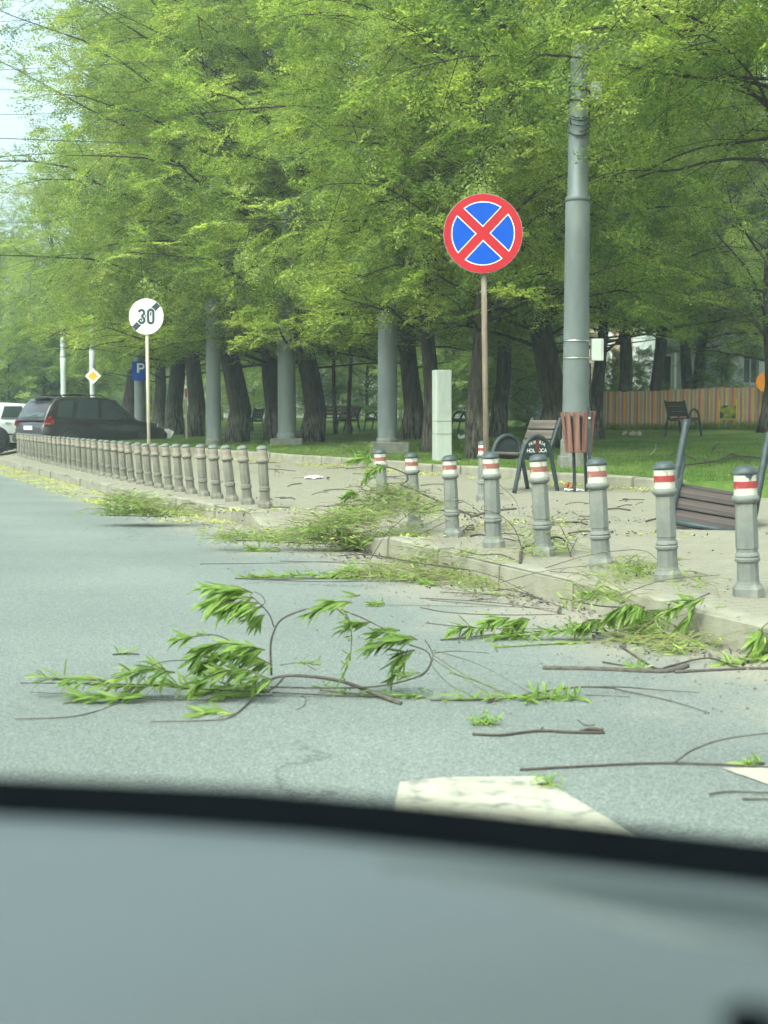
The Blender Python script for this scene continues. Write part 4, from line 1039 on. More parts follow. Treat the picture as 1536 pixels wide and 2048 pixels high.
def make_tree_meshes(tag_, seed, H=16, Rr=5.0, z0=2.8, trunk_r=.32, nl=58, nsec=8, nspr=5, leafm='leaf', leaf=.085, sprL=.8, droop=.5, thick=1.0, zcut=0.0, asym=0.0):
    g = np.random.default_rng(seed); rr_ = random.Random(seed)
    wood = MB(); quads = []
    T = [spray_template(g, sprL, leaf) for _ in range(6)]
    lean = Vector((rr_.uniform(-.4, .4), rr_.uniform(-.4, .4), 0))
    zs = np.linspace(0, H * .93, 16)
    tp = []; tr_ = []
    for z in zs:
        f = z / H
        wg = .012 * H
        tp.append(Vector((lean.x * f * H / 12 + wg * math.sin(z * .9 + seed) * min(1, z), lean.y * f * H / 12 + wg * math.cos(z * .7 + seed) * min(1, z), z - (.25 if z == 0 else 0))))
        tr_.append(trunk_r * (max(.05, (1 - f) ** .9) + .28 * math.exp(-z * 2.2)) * thick)
    wood.tube(tp, tr_, 14)
    def trunk_at(z):
        i = min(14, int(z / (H * .93) * 15)); return tp[i].lerp(tp[i + 1], z / (H * .93) * 15 - i)
    def put(b0, ax, sc, flat):
        zv = Vector((rr_.uniform(-flat, flat), rr_.uniform(-flat, flat), 1)); yv = zv.cross(ax)
        yv = yv.normalized() if yv.length > 1e-3 else ax.orthogonal().normalized(); zv = ax.cross(yv)
        m3 = np.array([[ax.x, yv.x, zv.x], [ax.y, yv.y, zv.y], [ax.z, yv.z, zv.z]])
        q = (T[rr_.randrange(6)] * sc) @ m3.T + np.array(b0)
        if q[:, :, 2].min() > zcut * (1 + .13 * math.sin(b0.x * 1.3 + seed) * math.cos(b0.y * 1.1)): quads.append(q)
    for i in range(nl):
        f = (i + rr_.random()) / nl; z = z0 * .8 + (H * .9 - z0 * .8) * f ** 1.1
        hf = (z - z0 * .8) / (H - z0 * .8)
        ln = Rr * (math.sin(math.pi * min(1, (.34 + .60 * hf))) ** .75) * rr_.uniform(.6, 1.15)
        az = i * 2.39996 + rr_.uniform(-.7, .7); ln *= 1 + asym * math.cos(az - math.atan2(-.8, -.6)); el = R(rr_.uniform(-2, 34) + 44 * hf)
        d = Vector((math.cos(az) * math.cos(el), math.sin(az) * math.cos(el), math.sin(el)))
        pts = [trunk_at(z)]; n = 8; wob = Vector((0, 0, 0))
        for k in range(1, n + 1):
            t_ = k / n; wob = wob * .7 + Vector((rr_.uniform(-.22, .22), rr_.uniform(-.22, .22), rr_.uniform(-.16, .16)))
            d2 = d + wob + Vector((0, 0, -droop * 1.6 * t_ * t_ * (1 - .75 * hf)))
            if pts[-1].z + d2.normalized().z * ln / n < zcut + .25: d2.z = max(d2.z, .12)
            pts.append(pts[-1] + d2.normalized() * ln / n)
        r0 = max(.013, .018 * ln / 4 + trunk_r * .08 * (1 - hf)) * thick
        wood.tube(pts, [r0 * (1 - .85 * k / n) + .004 for k in range(n + 1)], 5, cap=False)
        sec_n = max(4, int(nsec * (ln / Rr + .15)))
        for s in range(sec_n + 1):
            t_ = min(1, .16 + .84 * (s + rr_.uniform(-.3, .3)) / sec_n) if s < sec_n else 1.0
            fi = t_ * n; k = min(n - 1, int(fi)); q0 = pts[k].lerp(pts[k + 1], fi - k); td = (pts[k + 1] - pts[k]).normalized()
            if s < sec_n:
                ra = Vector((rr_.gauss(0, 1), rr_.gauss(0, 1), rr_.gauss(.1, .7))); ra = (ra - td * ra.dot(td)).normalized()
                sdv = (td * rr_.uniform(.35, .9) + ra).normalized(); sl_ = (.5 + 1.25 * (1 - t_ * .55)) * rr_.uniform(.6, 1.25) * Rr / 5
            else: sdv = td; sl_ = .6
            sp = [q0 + sdv * sl_ * u_ + Vector((0, 0, -.35 * sl_ * u_ * u_ * (1 - .6 * hf))) for u_ in (0, .35, .7, 1.0)]
            if sp[-1].z < zcut - .1: continue
            wood.tube(sp, [.010 * thick, .008 * thick, .006, .003], 3, cap=False)
            for j in range(nspr):
                u_ = (j + rr_.uniform(.2, 1.0)) / nspr; u_ = min(u_, 1); a_ = min(2, int(u_ * 3)); b0 = sp[a_].lerp(sp[a_ + 1], u_ * 3 - a_)
                ax = (sdv * .9 + Vector((rr_.gauss(0, .6), rr_.gauss(0, .6), rr_.gauss(-.12 + .35 * hf, .4)))).normalized()
                put(b0, ax, rr_.uniform(.65, 1.15), .7)
    Q = np.concatenate(quads); V = Q.reshape(-1, 3); Fq = np.arange(len(V)).reshape(-1, 4)
    return wood.mesh('trunk', M['bark'], True), npmesh('crown', V, Fq, M[leafm]), len(Fq)
TM = {}
TM['tall'] = make_tree_meshes('tall', 1, 17, 5.2, 2.9, .31, 76, 10, 6, zcut=2.7, asym=.42)
TM['tall2'] = make_tree_meshes('tall2', 2, 15, 4.8, 2.6, .28, 70, 10, 6, droop=.7, zcut=2.5, asym=.42)
TM['mid'] = make_tree_meshes('mid', 3, 11.5, 4.0, 2.9, .20, 52, 9, 6, droop=.5, zcut=2.9)
TM['near'] = make_tree_meshes('near', 8, 12, 5.0, 5.2, .18, 64, 11, 6, thick=.75, droop=.35, zcut=4.2, asym=.1)
TM['sparse'] = make_tree_meshes('sparse', 4, 10, 4.6, 2.2, .20, 30, 6, 2, leafm='leaf_sparse', leaf=.065, thick=1.5, droop=.1)
TM['small'] = make_tree_meshes('small', 5, 4.6, 1.5, 2.0, .045, 46, 6, 4, leaf=.05, sprL=.45, zcut=1.75)
TM['bush'] = make_tree_meshes('bush', 6, 4.2, 2.6, .3, .07, 34, 6, 4, leafm='leaf_far', leaf=.085, sprL=.7)
print('LEAVES', {k: v[2] for k, v in TM.items()})
rt = random.Random(21)
def tree(kind, label, x, y, scale=1.0, rz=None, lean=(0, 0), name='tree', group='trees on the lawn', z=None, sxy=None, cat='tree', crown=None, zs=1.0):
    wm, cm, _ = TM[kind]
    t = thing(name, label, cat, (x, y, lawn_z(x, y) if z is None else z), (R(lean[0]), R(lean[1]), (rt.uniform(-.5, .5) if kind in ('tall', 'tall2') else rt.uniform(0, 6.28)) if rz is None else rz), group)
    t.scale = (scale * (sxy or 1), scale * (sxy or 1), scale * zs)
    link('trunk', wm, t)
    link('crown', cm if crown is None else TM[crown][1], t)
    return t
def treep(kind, label, px, y, scale=1.0, **k):
    p_ = at(px, 880, y); return tree(kind, label, p_.x, y, scale, **k)
treep('tall', 'broad dark trunk right behind the thick grey post', 1097, 28.5, .95, sxy=.98, zs=.86)
treep('mid', 'leaning slim trunk right of the thick grey post', 1196, 33, .85, lean=(0, -2))
treep('mid', 'slim rough-barked trunk right behind the no stopping post', 953, 25.0, .98, sxy=.9)
treep('mid', 'dark trunk between the no stopping post and the upright chair', 994, 37, 1.1)
treep('mid', 'slim trunk just behind the pale concrete pillar', 858, 28.5, .95, sxy=.95)
treep('tall2', 'dark trunk between the plain grey post and the pale pillar', 820, 36, .95, zs=.9)
treep('tall', 'broad trunk right of the grey post on its concrete block', 620, 37, 1.0, zs=.82)
treep('tall2', 'trunk close left of the grey post on its concrete block', 545, 41, 1.0, zs=.92)
treep('tall', 'broad trunk with pale worn base right of the small grey post', 470, 38.5, 1.02, zs=.86)
treep('tall2', 'broad trunk behind the thin red-topped marker post', 386, 46, 1.05, rz=.9)
treep('tall', 'trunk behind the end of limit sign post', 350, 49, 1.0, rz=1.9)
treep('tall2', 'slim dark trunk just behind the dark car bonnet', 318, 55, .9, rz=2.6)
treep('tall', 'dark trunk glimpsed above the roof of the dark car', 262, 58, .95, rz=2.4)
treep('tall', 'dim broad trunk above the rear of the dark car', 103, 66, .72, rz=2.8)
treep('tall2', 'hazy tree at the left edge above the white cars', 5, 74, .76, rz=2.2)
treep('mid', 'low far tree at the left edge behind the white cars', -90, 84, 1.15)
tree('near', 'bright leafed tree reaching in from the right over the thick post', 6.0, 19.6, 1.0)
treep('sparse', 'dark-limbed sparse tree at the right edge by the orange disc', 1538, 34.5, .95, rz=2.6)
for px, y, kd, sc_, lab in [(1239, 44, 'mid', 1.15, 'first trunk behind the striped fence from the thick post'), (1311, 46, 'mid', 1.2, 'second trunk behind the striped fence from the thick post'),
                             (1376, 48, 'mid', 1.1, 'third trunk behind the striped fence in front of the pale house'), (1404, 49, 'mid', 1.1, 'fourth trunk behind the striped fence in front of the pale house'), (1600, 47, 'tall2', .8, 'tree behind the fence at the right picture edge')]:
    treep(kd, lab, px, y, sc_, group='trees behind the striped fence')
for px, y, kd, sc_, lab in [(690, 92, 'tall2', 1.0, 'far tree between the two middle grey posts'), (540, 96, 'tall', 1.0, 'far tree behind the trunk pair'), (880, 90, 'tall2', 1.0, 'far tree behind the pale pillar'), (1030, 88, 'tall', 1.0, 'far tree behind the upright chair'),
                             (400, 94, 'tall', .95, 'far tree behind the small grey post'), (1170, 92, 'tall2', 1.0, 'far tree behind the thick grey post'), (1330, 84, 'tall2', 1.0, 'tall far tree over the striped fence'), (1480, 82, 'tall', .95, 'tall far tree over the pale house'), (210, 98, 'tall', .9, 'far tree behind the diamond sign')]:
    treep(kd, lab, px, y, sc_, group='far background trees')
for px, y, lab in [(672, 44, 'young thin tree in front of the long bench'), (699, 43, 'second young thin tree in front of the armchair')]:
    treep('small', lab, px, y, 1.65, group='young thin trees')
bush_l = [(640, 68, 1.5), (735, 66, 1.4), (800, 80, 1.4), (905, 60, 1.0), (950, 64, 1.2), (1012, 44, .72), (1055, 46, .8), (510, 78, 1.1), (445, 82, 1.0), (1225, 47, .5), (1270, 49, .5), (300, 76, 1.0), (200, 78, .9), (1440, 46, .45), (20, 62, 1.0), (85, 64, 1.1), (150, 66, 1.1)]
for i, (px, y, sc_) in enumerate(bush_l):
    near_t = ['beyond the long bench', 'between the middle posts', 'behind the plain grey post', 'behind the pale pillar', 'behind the no stopping post', 'behind the upright chair', 'left of the broad dark trunk', 'between the trunk pair and the small post',
              'behind the small grey post', 'over the fence near the thick post', 'over the fence by the second trunk', 'behind the dark car bonnet', 'behind the dark car roof', 'over the fence before the pale house', 'above the white hatchback', 'above the rear window of the dark car', 'above the roof rails of the dark car'][i]
    treep('bush', 'leafy green shrub ' + near_t, px, y, sc_, name='shrub', group='shrubs in the background', cat='shrub')

# ================================================================== GRASS, CATKINS, GRAVEL
g = np.random.default_rng(77)
def blades(name, pts, h, wd, m, label):
    n = len(pts); P0 = np.array(pts); a = g.uniform(0, 2 * math.pi, n); hh = h * g.uniform(.5, 1.3, n); lx = g.normal(0, .35, n) * hh; ly = g.normal(0, .35, n) * hh
    dx = np.cos(a) * wd; dy = np.sin(a) * wd
    V = np.empty((n, 3, 3)); V[:, 0] = P0 + np.stack([dx, dy, np.zeros(n)], 1); V[:, 1] = P0 - np.stack([dx, dy, np.zeros(n)], 1); V[:, 2] = P0 + np.stack([lx, ly, hh], 1)
    o = link(name, npmesh(name, V.reshape(-1, 3), np.arange(3 * n).reshape(-1, 3), m)); tag(o, label, None, None, 'stuff'); return o
pts = []
rg = random.Random(9)
while len(pts) < 90000:
    y = 17 + 27 * rg.random() ** 1.25; u_ = .06 + 12 * rg.random() ** 1.6; x = xl(y) + u_
    if abs(x) > .30 * y: continue
    pts.append((x, y, lawn_z(x, y) - .01))
blades('grass', pts, .05, .006, M['grass'], 'short lawn grass around the trunks and chairs')
tuft = []
for k in range(2600):
    px = rg.uniform(1210, 1536); P_ = None
    uu = rg.uniform(0, flen); x = f0.x + fd.x * uu; y = f0.y + fd.y * uu - rg.uniform(.05, .5)
    tuft.append((x, y, lawn_z(x, y)))
blades('weeds', tuft, .22, .012, M['grass'], 'ragged weeds along the foot of the striped fence')

def flakes(name, pts, size, m, label, lift=.02):
    n = len(pts); P0 = np.array(pts); d = rand_unit(g, n); d[:, 2] *= .35; d /= np.linalg.norm(d, axis=1, keepdims=True)
    up = rand_unit(g, n) * .5 + np.array([0, 0, 1.0]); wv = np.cross(up, d); wv /= np.linalg.norm(wv, axis=1, keepdims=True)
    s = (size * g.uniform(.5, 1.3, n))[:, None]; P0 = P0 + np.array([0, 0, 1]) * (lift * g.uniform(.15, 1, n))[:, None]
    V = np.stack([P0 - d * s * .5, P0 + wv * s * .24, P0 + d * s * .5, P0 - wv * s * .24], 1)
    o = link(name, npmesh(name, V.reshape(-1, 3), np.arange(4 * n).reshape(-1, 4), m)); tag(o, label, None, None, 'stuff'); return o
pts = []
def scatter_band(n, y0, y1, off0, off1, zf, patch=.0, power=1.0):
    c = 0; tries = 0
    while c < n and tries < n * 30:
        tries += 1
        y = rg.uniform(y0, y1); o_ = off0 + (off1 - off0) * rg.random() ** power; x = xs(y) + o_
        if mnoise.noise(Vector((x * 1.6, y * 1.1, 3))) < patch: continue
        pts.append((x, y, zf(x, y) + .004)); c += 1
scatter_band(5200, 14.8, 44, -.05, -.85, road_z, -.15, 1.5)
scatter_band(700, 10.5, 15.5, -.5, 2.5, plaza_z, .05)
c = 0
while c < 2600:
    y = rg.uniform(17, 42); x = xl(y) - .12 - abs(rg.gauss(0, .28))
    if mnoise.noise(Vector((x * 1.2, y * .6, 9))) < -.05: continue
    pts.append((x, y, plaza_z(x, y) + .004)); c += 1
flakes('fallen_catkins', pts, .05, M['catkin'], 'yellow green catkins and leaf litter drifted along the kerbs')
pts = []
scatter_band(1300, 6.0, 13.5, .0, -.55, road_z, -.1, 1.4); scatter_band(1500, 10.8, 15.0, -.6, 3.2, plaza_z, -.1); scatter_band(900, 6, 40, .2, 4.0, plaza_z, .0)
flakes('dry_litter', pts, .035, M['stick'], 'dry brown leaf crumbs on the road edge and sidewalk', .012)
gv = MB()
for k in range(1500):
    y = rg.uniform(5, 15); o_ = -abs(rg.gauss(0, .55)) if k % 4 else rg.uniform(-1.8, .9); x = xs(y) + o_
    z = road_z(x, y) if o_ < 0 else plaza_z(x, y) + .01; r_ = rg.uniform(.003, .011); a = rg.uniform(0, 6)
    V = [(x + r_ * math.cos(a + q * 2.094), y + r_ * math.sin(a + q * 2.094), z + r_ * .2) for q in range(3)] + [(x, y, z + r_ * rg.uniform(.8, 1.4))]
    gv.add(V, [(0, 1, 3), (1, 2, 3), (2, 0, 3)])
tag(gv.build('gravel', M['stone']), 'scattered grit and pebbles along the kerb', None, None, 'stuff')

# ================================================================== FALLEN WILLOW BRANCHES
def leaf_mesh(k):
    rl = random.Random(k); b = MB(); bend = rl.uniform(-.55, .2); fold = rl.uniform(.1, .35)
    ws = [0.0, .75, 1.0, .8, .0]; xs_ = [0, .22, .48, .75, 1.0]
    V = []
    for x, w_ in zip(xs_, ws):
        z = bend * x * x; h = .072 * w_
        V += [(x, -h, z + fold * h), (x, 0, z), (x, h, z + fold * h)]
    F_ = []
    for j in range(4):
        F_ += [(j * 3, j * 3 + 1, j * 3 + 4, j * 3 + 3), (j * 3 + 1, j * 3 + 2, j * 3 + 5, j * 3 + 4)]
    b.add(V, F_); return b.mesh('leaf', M['willow'], True)
LEAFM = [leaf_mesh(k) for k in range(6)]
LV = [np.array([v.co[:] for v in m_.vertices]) for m_ in LEAFM]
LF = [np.array([p_.vertices[:] for p_ in m_.polygons]) for m_ in LEAFM]
def frame(d, up):
    d = d.normalized(); y_ = up.cross(d); y_ = y_.normalized() if y_.length > 1e-4 else d.orthogonal().normalized()
    z_ = d.cross(y_); return Matrix(((d.x, y_.x, z_.x), (d.y, y_.y, z_.y), (d.z, y_.z, z_.z)))
def surf(x, y): return plaza_z(x, y) + (.008) if x > xs(y) and not (GAP0 < y < GAP1) else max(road_z(x, y), plaza_z(x, y) if x > xs(y) else -9)
def branch(label, stems, sprigs, y0, seed, parts=True, base=None, name='fallen_branch', greenstem=True, leafk=3.3):
    """stems: (pixel points with optional depth offset, r0, r1, material); sprigs: (pixel pts, leaf count, leaf length, (dx,dz) wind, spread, depth offset)"""
    rs_ = random.Random(seed)
    def P_(pt, dy=0.0):
        y = y0 + dy + (pt[2] if len(pt) > 2 else 0)
        q = at(pt[0], pt[1], y); z = surf(q.x, q.y) + .006
        if q.z < z:                       # lies on the ground: move to where the ray meets it
            q2 = gp(pt[0], pt[1], lambda x_, y_: surf(x_, y_) + .006)
            if abs(q2.y - q.y) < 2.5: q = q2
            else: q.z = z
        return q
    allp = [P_(pt) for st_ in stems for pt in st_[0]]
    org_ = Vector((sum(p_.x for p_ in allp) / len(allp), sum(p_.y for p_ in allp) / len(allp), 0)); org_.z = surf(org_.x, org_.y)
    t = thing(name, label, 'branch', org_)
    for st_ in stems:
        pts_ = catmull([P_(pt) - org_ for pt in st_[0]], 5); n_ = len(pts_)
        b = MB(); b.tube(pts_, [st_[1] + (st_[2] - st_[1]) * i / (n_ - 1) for i in range(n_)], 6); b.build('stem', M[st_[3] if len(st_) > 3 else 'twig'], t, True)
    cnt = 0; BV = []; BF = []; off = 0
    tw = MB(); straw = MB()
    for sp in sprigs:
        pix, nlv, ln, wind, spread = sp[:5]; dy = sp[5] if len(sp) > 5 else rs_.uniform(-.12, .12)
        pts_ = catmull([P_(pt, dy) - org_ for pt in pix], 6); n_ = len(pts_)
        tw.tube(pts_, [.0035 - .002 * i / (n_ - 1) for i in range(n_)], 4)
        wv = Vector((wind[0], 0, wind[1]))
        tang = spread >= .55; cntl = int(nlv * leafk * (1.7 if tang else 1.0))
        for i in range(cntl):
            f_ = (i + rs_.random()) / max(1, cntl) * (n_ - 1); k = min(n_ - 2, int(f_)); q = pts_[k].lerp(pts_[k + 1], f_ - k)
            td = (pts_[k + 1] - pts_[k]).normalized()
            s_ = ln * rs_.uniform(.55, 1.25)
            zmin = surf(q.x + org_.x, q.y + org_.y) - org_.z + .004
            if tang:
                far_ = min(1.6, y0 / 8) if y0 > 6.5 else .3
                q = q + Vector((rs_.gauss(0, .06 * far_), rs_.gauss(0, .09 * far_), abs(rs_.gauss(0, .035 * far_))))
                zmin = surf(q.x + org_.x, q.y + org_.y) - org_.z + .004
                if q.z < zmin: q.z = zmin + rs_.uniform(0, .02)
                a_ = rs_.uniform(0, 6.283); d = (wv * .45 + Vector((math.cos(a_), math.sin(a_), rs_.gauss(0, .35)))).normalized(); s_ *= .82
                if y0 > 6.5 and rs_.random() < .35:
                    l2 = rs_.uniform(.08, .30); e = q + (Vector((math.cos(a_), math.sin(a_) * .7, rs_.gauss(.05, .2)))).normalized() * l2; e.z = max(e.z, zmin)
                    straw.tube([q, q.lerp(e, .5) + Vector((0, 0, rs_.uniform(0, .03))), e], rs_.uniform(.0012, .0026), 3, cap=False)
            else:
                d = (wv * 1.0 + td * .35 + Vector((rs_.gauss(0, spread * 1.15), rs_.gauss(0, spread * 1.4), rs_.gauss(0, spread * 1.15)))).normalized()
            if q.z + d.z * s_ < zmin: d.z = max(d.z, (zmin - q.z) / s_ + .02); d.normalize()
            up = Vector((rs_.gauss(0, .7), rs_.gauss(-.5, .7), 1)); fr = frame(d, up); li = rs_.randrange(6)
            if parts and cnt < 290:
                o = link('leaf', LEAFM[li], t); o.matrix_local = Matrix.Translation(q) @ fr.to_4x4() @ Matrix.Scale(s_, 4); cnt += 1
            else:
                v = (LV[li] * s_) @ np.array(fr).T + np.array(q); BV.append(v); BF.append(LF[li] + off); off += len(v)
    if straw.v: straw.build('dry_strands', M['straw'], t)['kind'] = 'stuff'
    if tw.v: tw.build('twigs', M['twig_green'], t, True)['kind'] = 'stuff'
    if BV:
        o = link('foliage', npmesh('foliage', np.concatenate(BV), np.concatenate(BF), M['willow'], True), t); o['kind'] = 'stuff'
    return t
# the big one on the asphalt
branch('big willow branch with wind-blown leaves arching over the open road',
       [([(802, 1407, .05), (740, 1383), (680, 1362), (610, 1352), (555, 1354), (530, 1372), (500, 1402, -.05)], .0085, .004, 'stick'),
        ([(570, 1352), (552, 1372), (528, 1386)], .004, .003, 'stick'),
        ([(543, 1350), (541, 1300), (546, 1268), (562, 1240), (600, 1222), (640, 1214)], .0045, .003),
        ([(548, 1254, .0), (538, 1228), (518, 1206), (500, 1190, .03)], .003, .002), ([(516, 1215), (530, 1205), (522, 1190), (508, 1183)], .0022, .0015),
        ([(660, 1208), (688, 1230), (702, 1260), (702, 1300), (692, 1335), (682, 1356)], .003, .0015),
        ([(660, 1212), (720, 1234), (775, 1262), (820, 1290)], .003, .002),
        ([(820, 1290), (852, 1302), (862, 1322), (845, 1348), (800, 1364), (740, 1374), (640, 1376), (540, 1374)], .003, .0035),
        ([(850, 1280), (866, 1310), (856, 1340), (838, 1356)], .002, .0015), ([(815, 1298), (808, 1325), (796, 1350)], .002, .0015),
        ([(482, 1360, .05), (476, 1320), (462, 1285), (430, 1270), (395, 1272)], .003, .0018), ([(484, 1362, -.06), (430, 1335), (385, 1322), (320, 1325), (270, 1355)], .003, .0015),
        ([(500, 1402), (470, 1428), (430, 1440), (300, 1443)], .0035, .002, 'stick'), ([(290, 1352), (235, 1405), (150, 1432), (30, 1438)], .003, .002, 'stick'),
        ([(540, 1384), (400, 1378), (250, 1368), (40, 1366)], .003, .002), ([(545, 1390), (360, 1400), (60, 1384)], .0025, .0015),
        ([(560, 1330), (600, 1326), (632, 1340)], .002, .0012), ([(600, 1392, -.1), (612, 1398), (606, 1412), (590, 1420)], .0018, .001, 'stick'), ([(545, 1385), (700, 1392), (860, 1396)], .003, .002)],
       [([(505, 1186), (470, 1172), (420, 1172)], 16, .105, (-1, -.18), .22), ([(508, 1196), (470, 1190), (430, 1196)], 18, .11, (-.85, -.55), .22), ([(516, 1206), (480, 1204), (440, 1210)], 15, .10, (-.7, -.75), .2),
        ([(525, 1214), (505, 1216), (480, 1226)], 10, .075, (-.75, -.6), .25), ([(530, 1230), (515, 1232)], 7, .085, (-.6, -.75), .25),
        ([(395, 1272), (375, 1274), (358, 1278)], 9, .075, (-1, -.1), .3), ([(420, 1270), (400, 1268)], 3, .05, (-.8, .5), .3),
        ([(530, 1300), (490, 1290), (430, 1288), (400, 1310)], 26, .10, (-.85, -.35), .3), ([(545, 1330), (500, 1310), (450, 1310), (410, 1335)], 28, .10, (-.85, -.3), .35), ([(545, 1360), (490, 1340), (440, 1345), (400, 1365)], 26, .095, (-.8, -.4), .4),
        ([(540, 1380), (470, 1370), (420, 1385), (395, 1395)], 22, .09, (-.7, -.5), .4), ([(520, 1390), (480, 1385), (440, 1398)], 12, .09, (-.3, -.8), .4),
        ([(705, 1205), (680, 1203), (650, 1212), (630, 1224)], 14, .085, (-.95, -.35), .25), ([(690, 1225), (700, 1245), (704, 1280)], 6, .055, (-.6, .1), .5), ([(702, 1300), (694, 1335), (684, 1355)], 5, .05, (-.5, -.4), .4),
        ([(745, 1244), (720, 1246), (695, 1256)], 10, .08, (-1, -.2), .25), ([(800, 1260), (780, 1262), (760, 1268)], 10, .085, (-1, -.1), .25),
        ([(835, 1280), (815, 1272), (780, 1280), (750, 1292)], 20, .105, (-.95, -.32), .25), ([(830, 1300), (810, 1305), (795, 1320)], 8, .085, (-.75, -.5), .35), ([(815, 1310), (800, 1335), (790, 1350)], 5, .085, (-.35, -.8), .3), ([(840, 1345), (820, 1350), (805, 1356)], 5, .06, (-.8, .2), .4),
        ([(720, 1190), (700, 1195)], 2, .06, (-1, .1), .2),
        ([(390, 1378), (330, 1368), (270, 1375), (200, 1362)], 22, .085, (-.9, 0), .5), ([(350, 1345), (290, 1338), (240, 1358)], 18, .085, (-.8, -.2), .5), ([(220, 1362), (150, 1358), (80, 1356)], 14, .08, (-1, 0), .35), ([(300, 1392), (230, 1396), (150, 1394)], 16, .09, (-1, .05), .3),
        ([(330, 1342), (300, 1325)], 5, .07, (-.8, .2), .4), ([(470, 1428), (430, 1420), (400, 1432)], 10, .09, (-.8, -.3), .35),
        ([(600, 1325), (640, 1330)], 5, .045, (.5, -.1), .6), ([(640, 1380), (720, 1388), (800, 1392), (850, 1392)], 16, .06, (-.4, .2), .6)],
       5.36, 31)
branch('dark willow branch with thin fanned twigs on the road right of the big one',
       [([(975, 1404), (1040, 1392), (1110, 1380), (1165, 1374), (1230, 1376)], .004, .004), ([(1165, 1374), (1240, 1374), (1320, 1380), (1400, 1385)], .0035, .0015), ([(1230, 1378), (1290, 1390), (1350, 1404), (1420, 1426)], .003, .0015), ([(1170, 1390), (1260, 1393)], .002, .001),
        ([(866, 1310), (930, 1350), (1020, 1394)], .0018, .0012, 'twig_green'), ([(866, 1300), (960, 1330), (1062, 1386)], .0018, .0012, 'twig_green'), ([(862, 1330), (900, 1370), (960, 1398)], .0018, .001, 'twig_green'), ([(864, 1316), (900, 1340), (1000, 1400)], .0016, .001, 'twig_green'), ([(860, 1400), (920, 1400), (990, 1398)], .003, .003),
        ([(868, 1306), (910, 1302), (978, 1306)], .0022, .0012)],
       [([(1055, 1402), (1100, 1396), (1165, 1396)], 26, .075, (-.6, .1), .5), ([(880, 1398), (960, 1398), (1030, 1396)], 18, .05, (-.3, .2), .6), ([(900, 1345), (960, 1365), (1010, 1385)], 6, .03, (-.3, .2), .6)], 5.45, 32)
branch('dense leafy willow branches piled against the near kerb',
       [([(880, 1280), (1000, 1268), (1120, 1262), (1240, 1268)], .004, .003), ([(1180, 1240), (1230, 1272), (1290, 1290), (1330, 1282), (1370, 1262)], .006, .004, 'stick'), ([(1120, 1196), (1200, 1212), (1290, 1222), (1400, 1225)], .004, .002), ([(1420, 1186), (1330, 1225), (1290, 1245)], .004, .003, 'stick'),
        ([(850, 1246), (960, 1256), (1100, 1258)], .0025, .0015), ([(840, 1215), (900, 1225), (1010, 1230), (1130, 1228)], .003, .002), ([(860, 1200), (1000, 1212), (1110, 1218)], .0025, .0015), ([(1395, 1200), (1370, 1250), (1330, 1285)], .003, .002, 'twig_green'),
        ([(1240, 1190), (1330, 1160), (1440, 1150, .3)], .0025, .0015)],
       [([(955, 1256), (930, 1252), (905, 1260)], 14, .085, (-.6, -.45), .35), ([(1020, 1236), (990, 1236), (965, 1250)], 16, .09, (-.45, -.6), .3), ([(1060, 1240), (1040, 1236), (1020, 1250)], 16, .10, (-.4, -.7), .25), ([(1180, 1262), (1120, 1262), (1060, 1270), (990, 1276)], 34, .08, (-.7, -.1), .45),
        ([(1290, 1215), (1260, 1208), (1225, 1222)], 26, .11, (-.25, -.9), .22), ([(1330, 1222), (1300, 1220), (1270, 1230)], 24, .11, (-.1, -.95), .22), ([(1210, 1240), (1180, 1240), (1150, 1252)], 20, .09, (-.5, -.6), .35), ([(1250, 1205), (1200, 1196), (1150, 1204)], 26, .08, (-.5, .1), .55),
        ([(1410, 1196), (1370, 1206), (1340, 1222)], 26, .09, (-.5, -.35), .45), ([(1390, 1215), (1370, 1240), (1355, 1255)], 12, .09, (-.1, -.9), .3), ([(1330, 1265), (1280, 1278), (1220, 1282)], 26, .075, (-.4, .0), .6), ([(1180, 1285), (1100, 1288), (1000, 1294)], 12, .07, (-1, 0), .3), ([(1420, 1290), (1360, 1300), (1300, 1300)], 34, .07, (-.6, .1), .55)], 6.75, 33)
branch('leafy willow branch heaped on the road corner by the driveway gap',
       [([(675, 1112), (740, 1098), (830, 1072), (900, 1040)], .006, .003, 'stick'), ([(470, 1080), (600, 1086), (720, 1090)], .004, .003), ([(640, 1040, .3), (690, 1010, .3), (745, 955, .3)], .004, .002, 'stick'), ([(720, 1095), (770, 1118), (800, 1090), (820, 1068)], .006, .003), ([(700, 1100), (800, 1122), (860, 1118)], .004, .002)],
       [([(600, 1082), (540, 1080), (470, 1082), (440, 1078)], 70, .085, (-.7, .05), .6), ([(700, 1060), (650, 1056), (600, 1070)], 70, .085, (-.5, 0), .65), ([(720, 1085), (660, 1080), (600, 1090)], 80, .085, (-.4, .1), .65), ([(800, 1092), (740, 1092), (690, 1100)], 70, .09, (-.2, .1), .65), ([(760, 1040), (710, 1042), (660, 1055)], 70, .085, (-.4, .05), .6), ([(840, 1070), (800, 1074), (760, 1084)], 30, .08, (-.2, .1), .6),
        ([(560, 1098), (520, 1100), (500, 1096)], 26, .08, (-.7, 0), .5)], 11.3, 34, leafk=3.6)
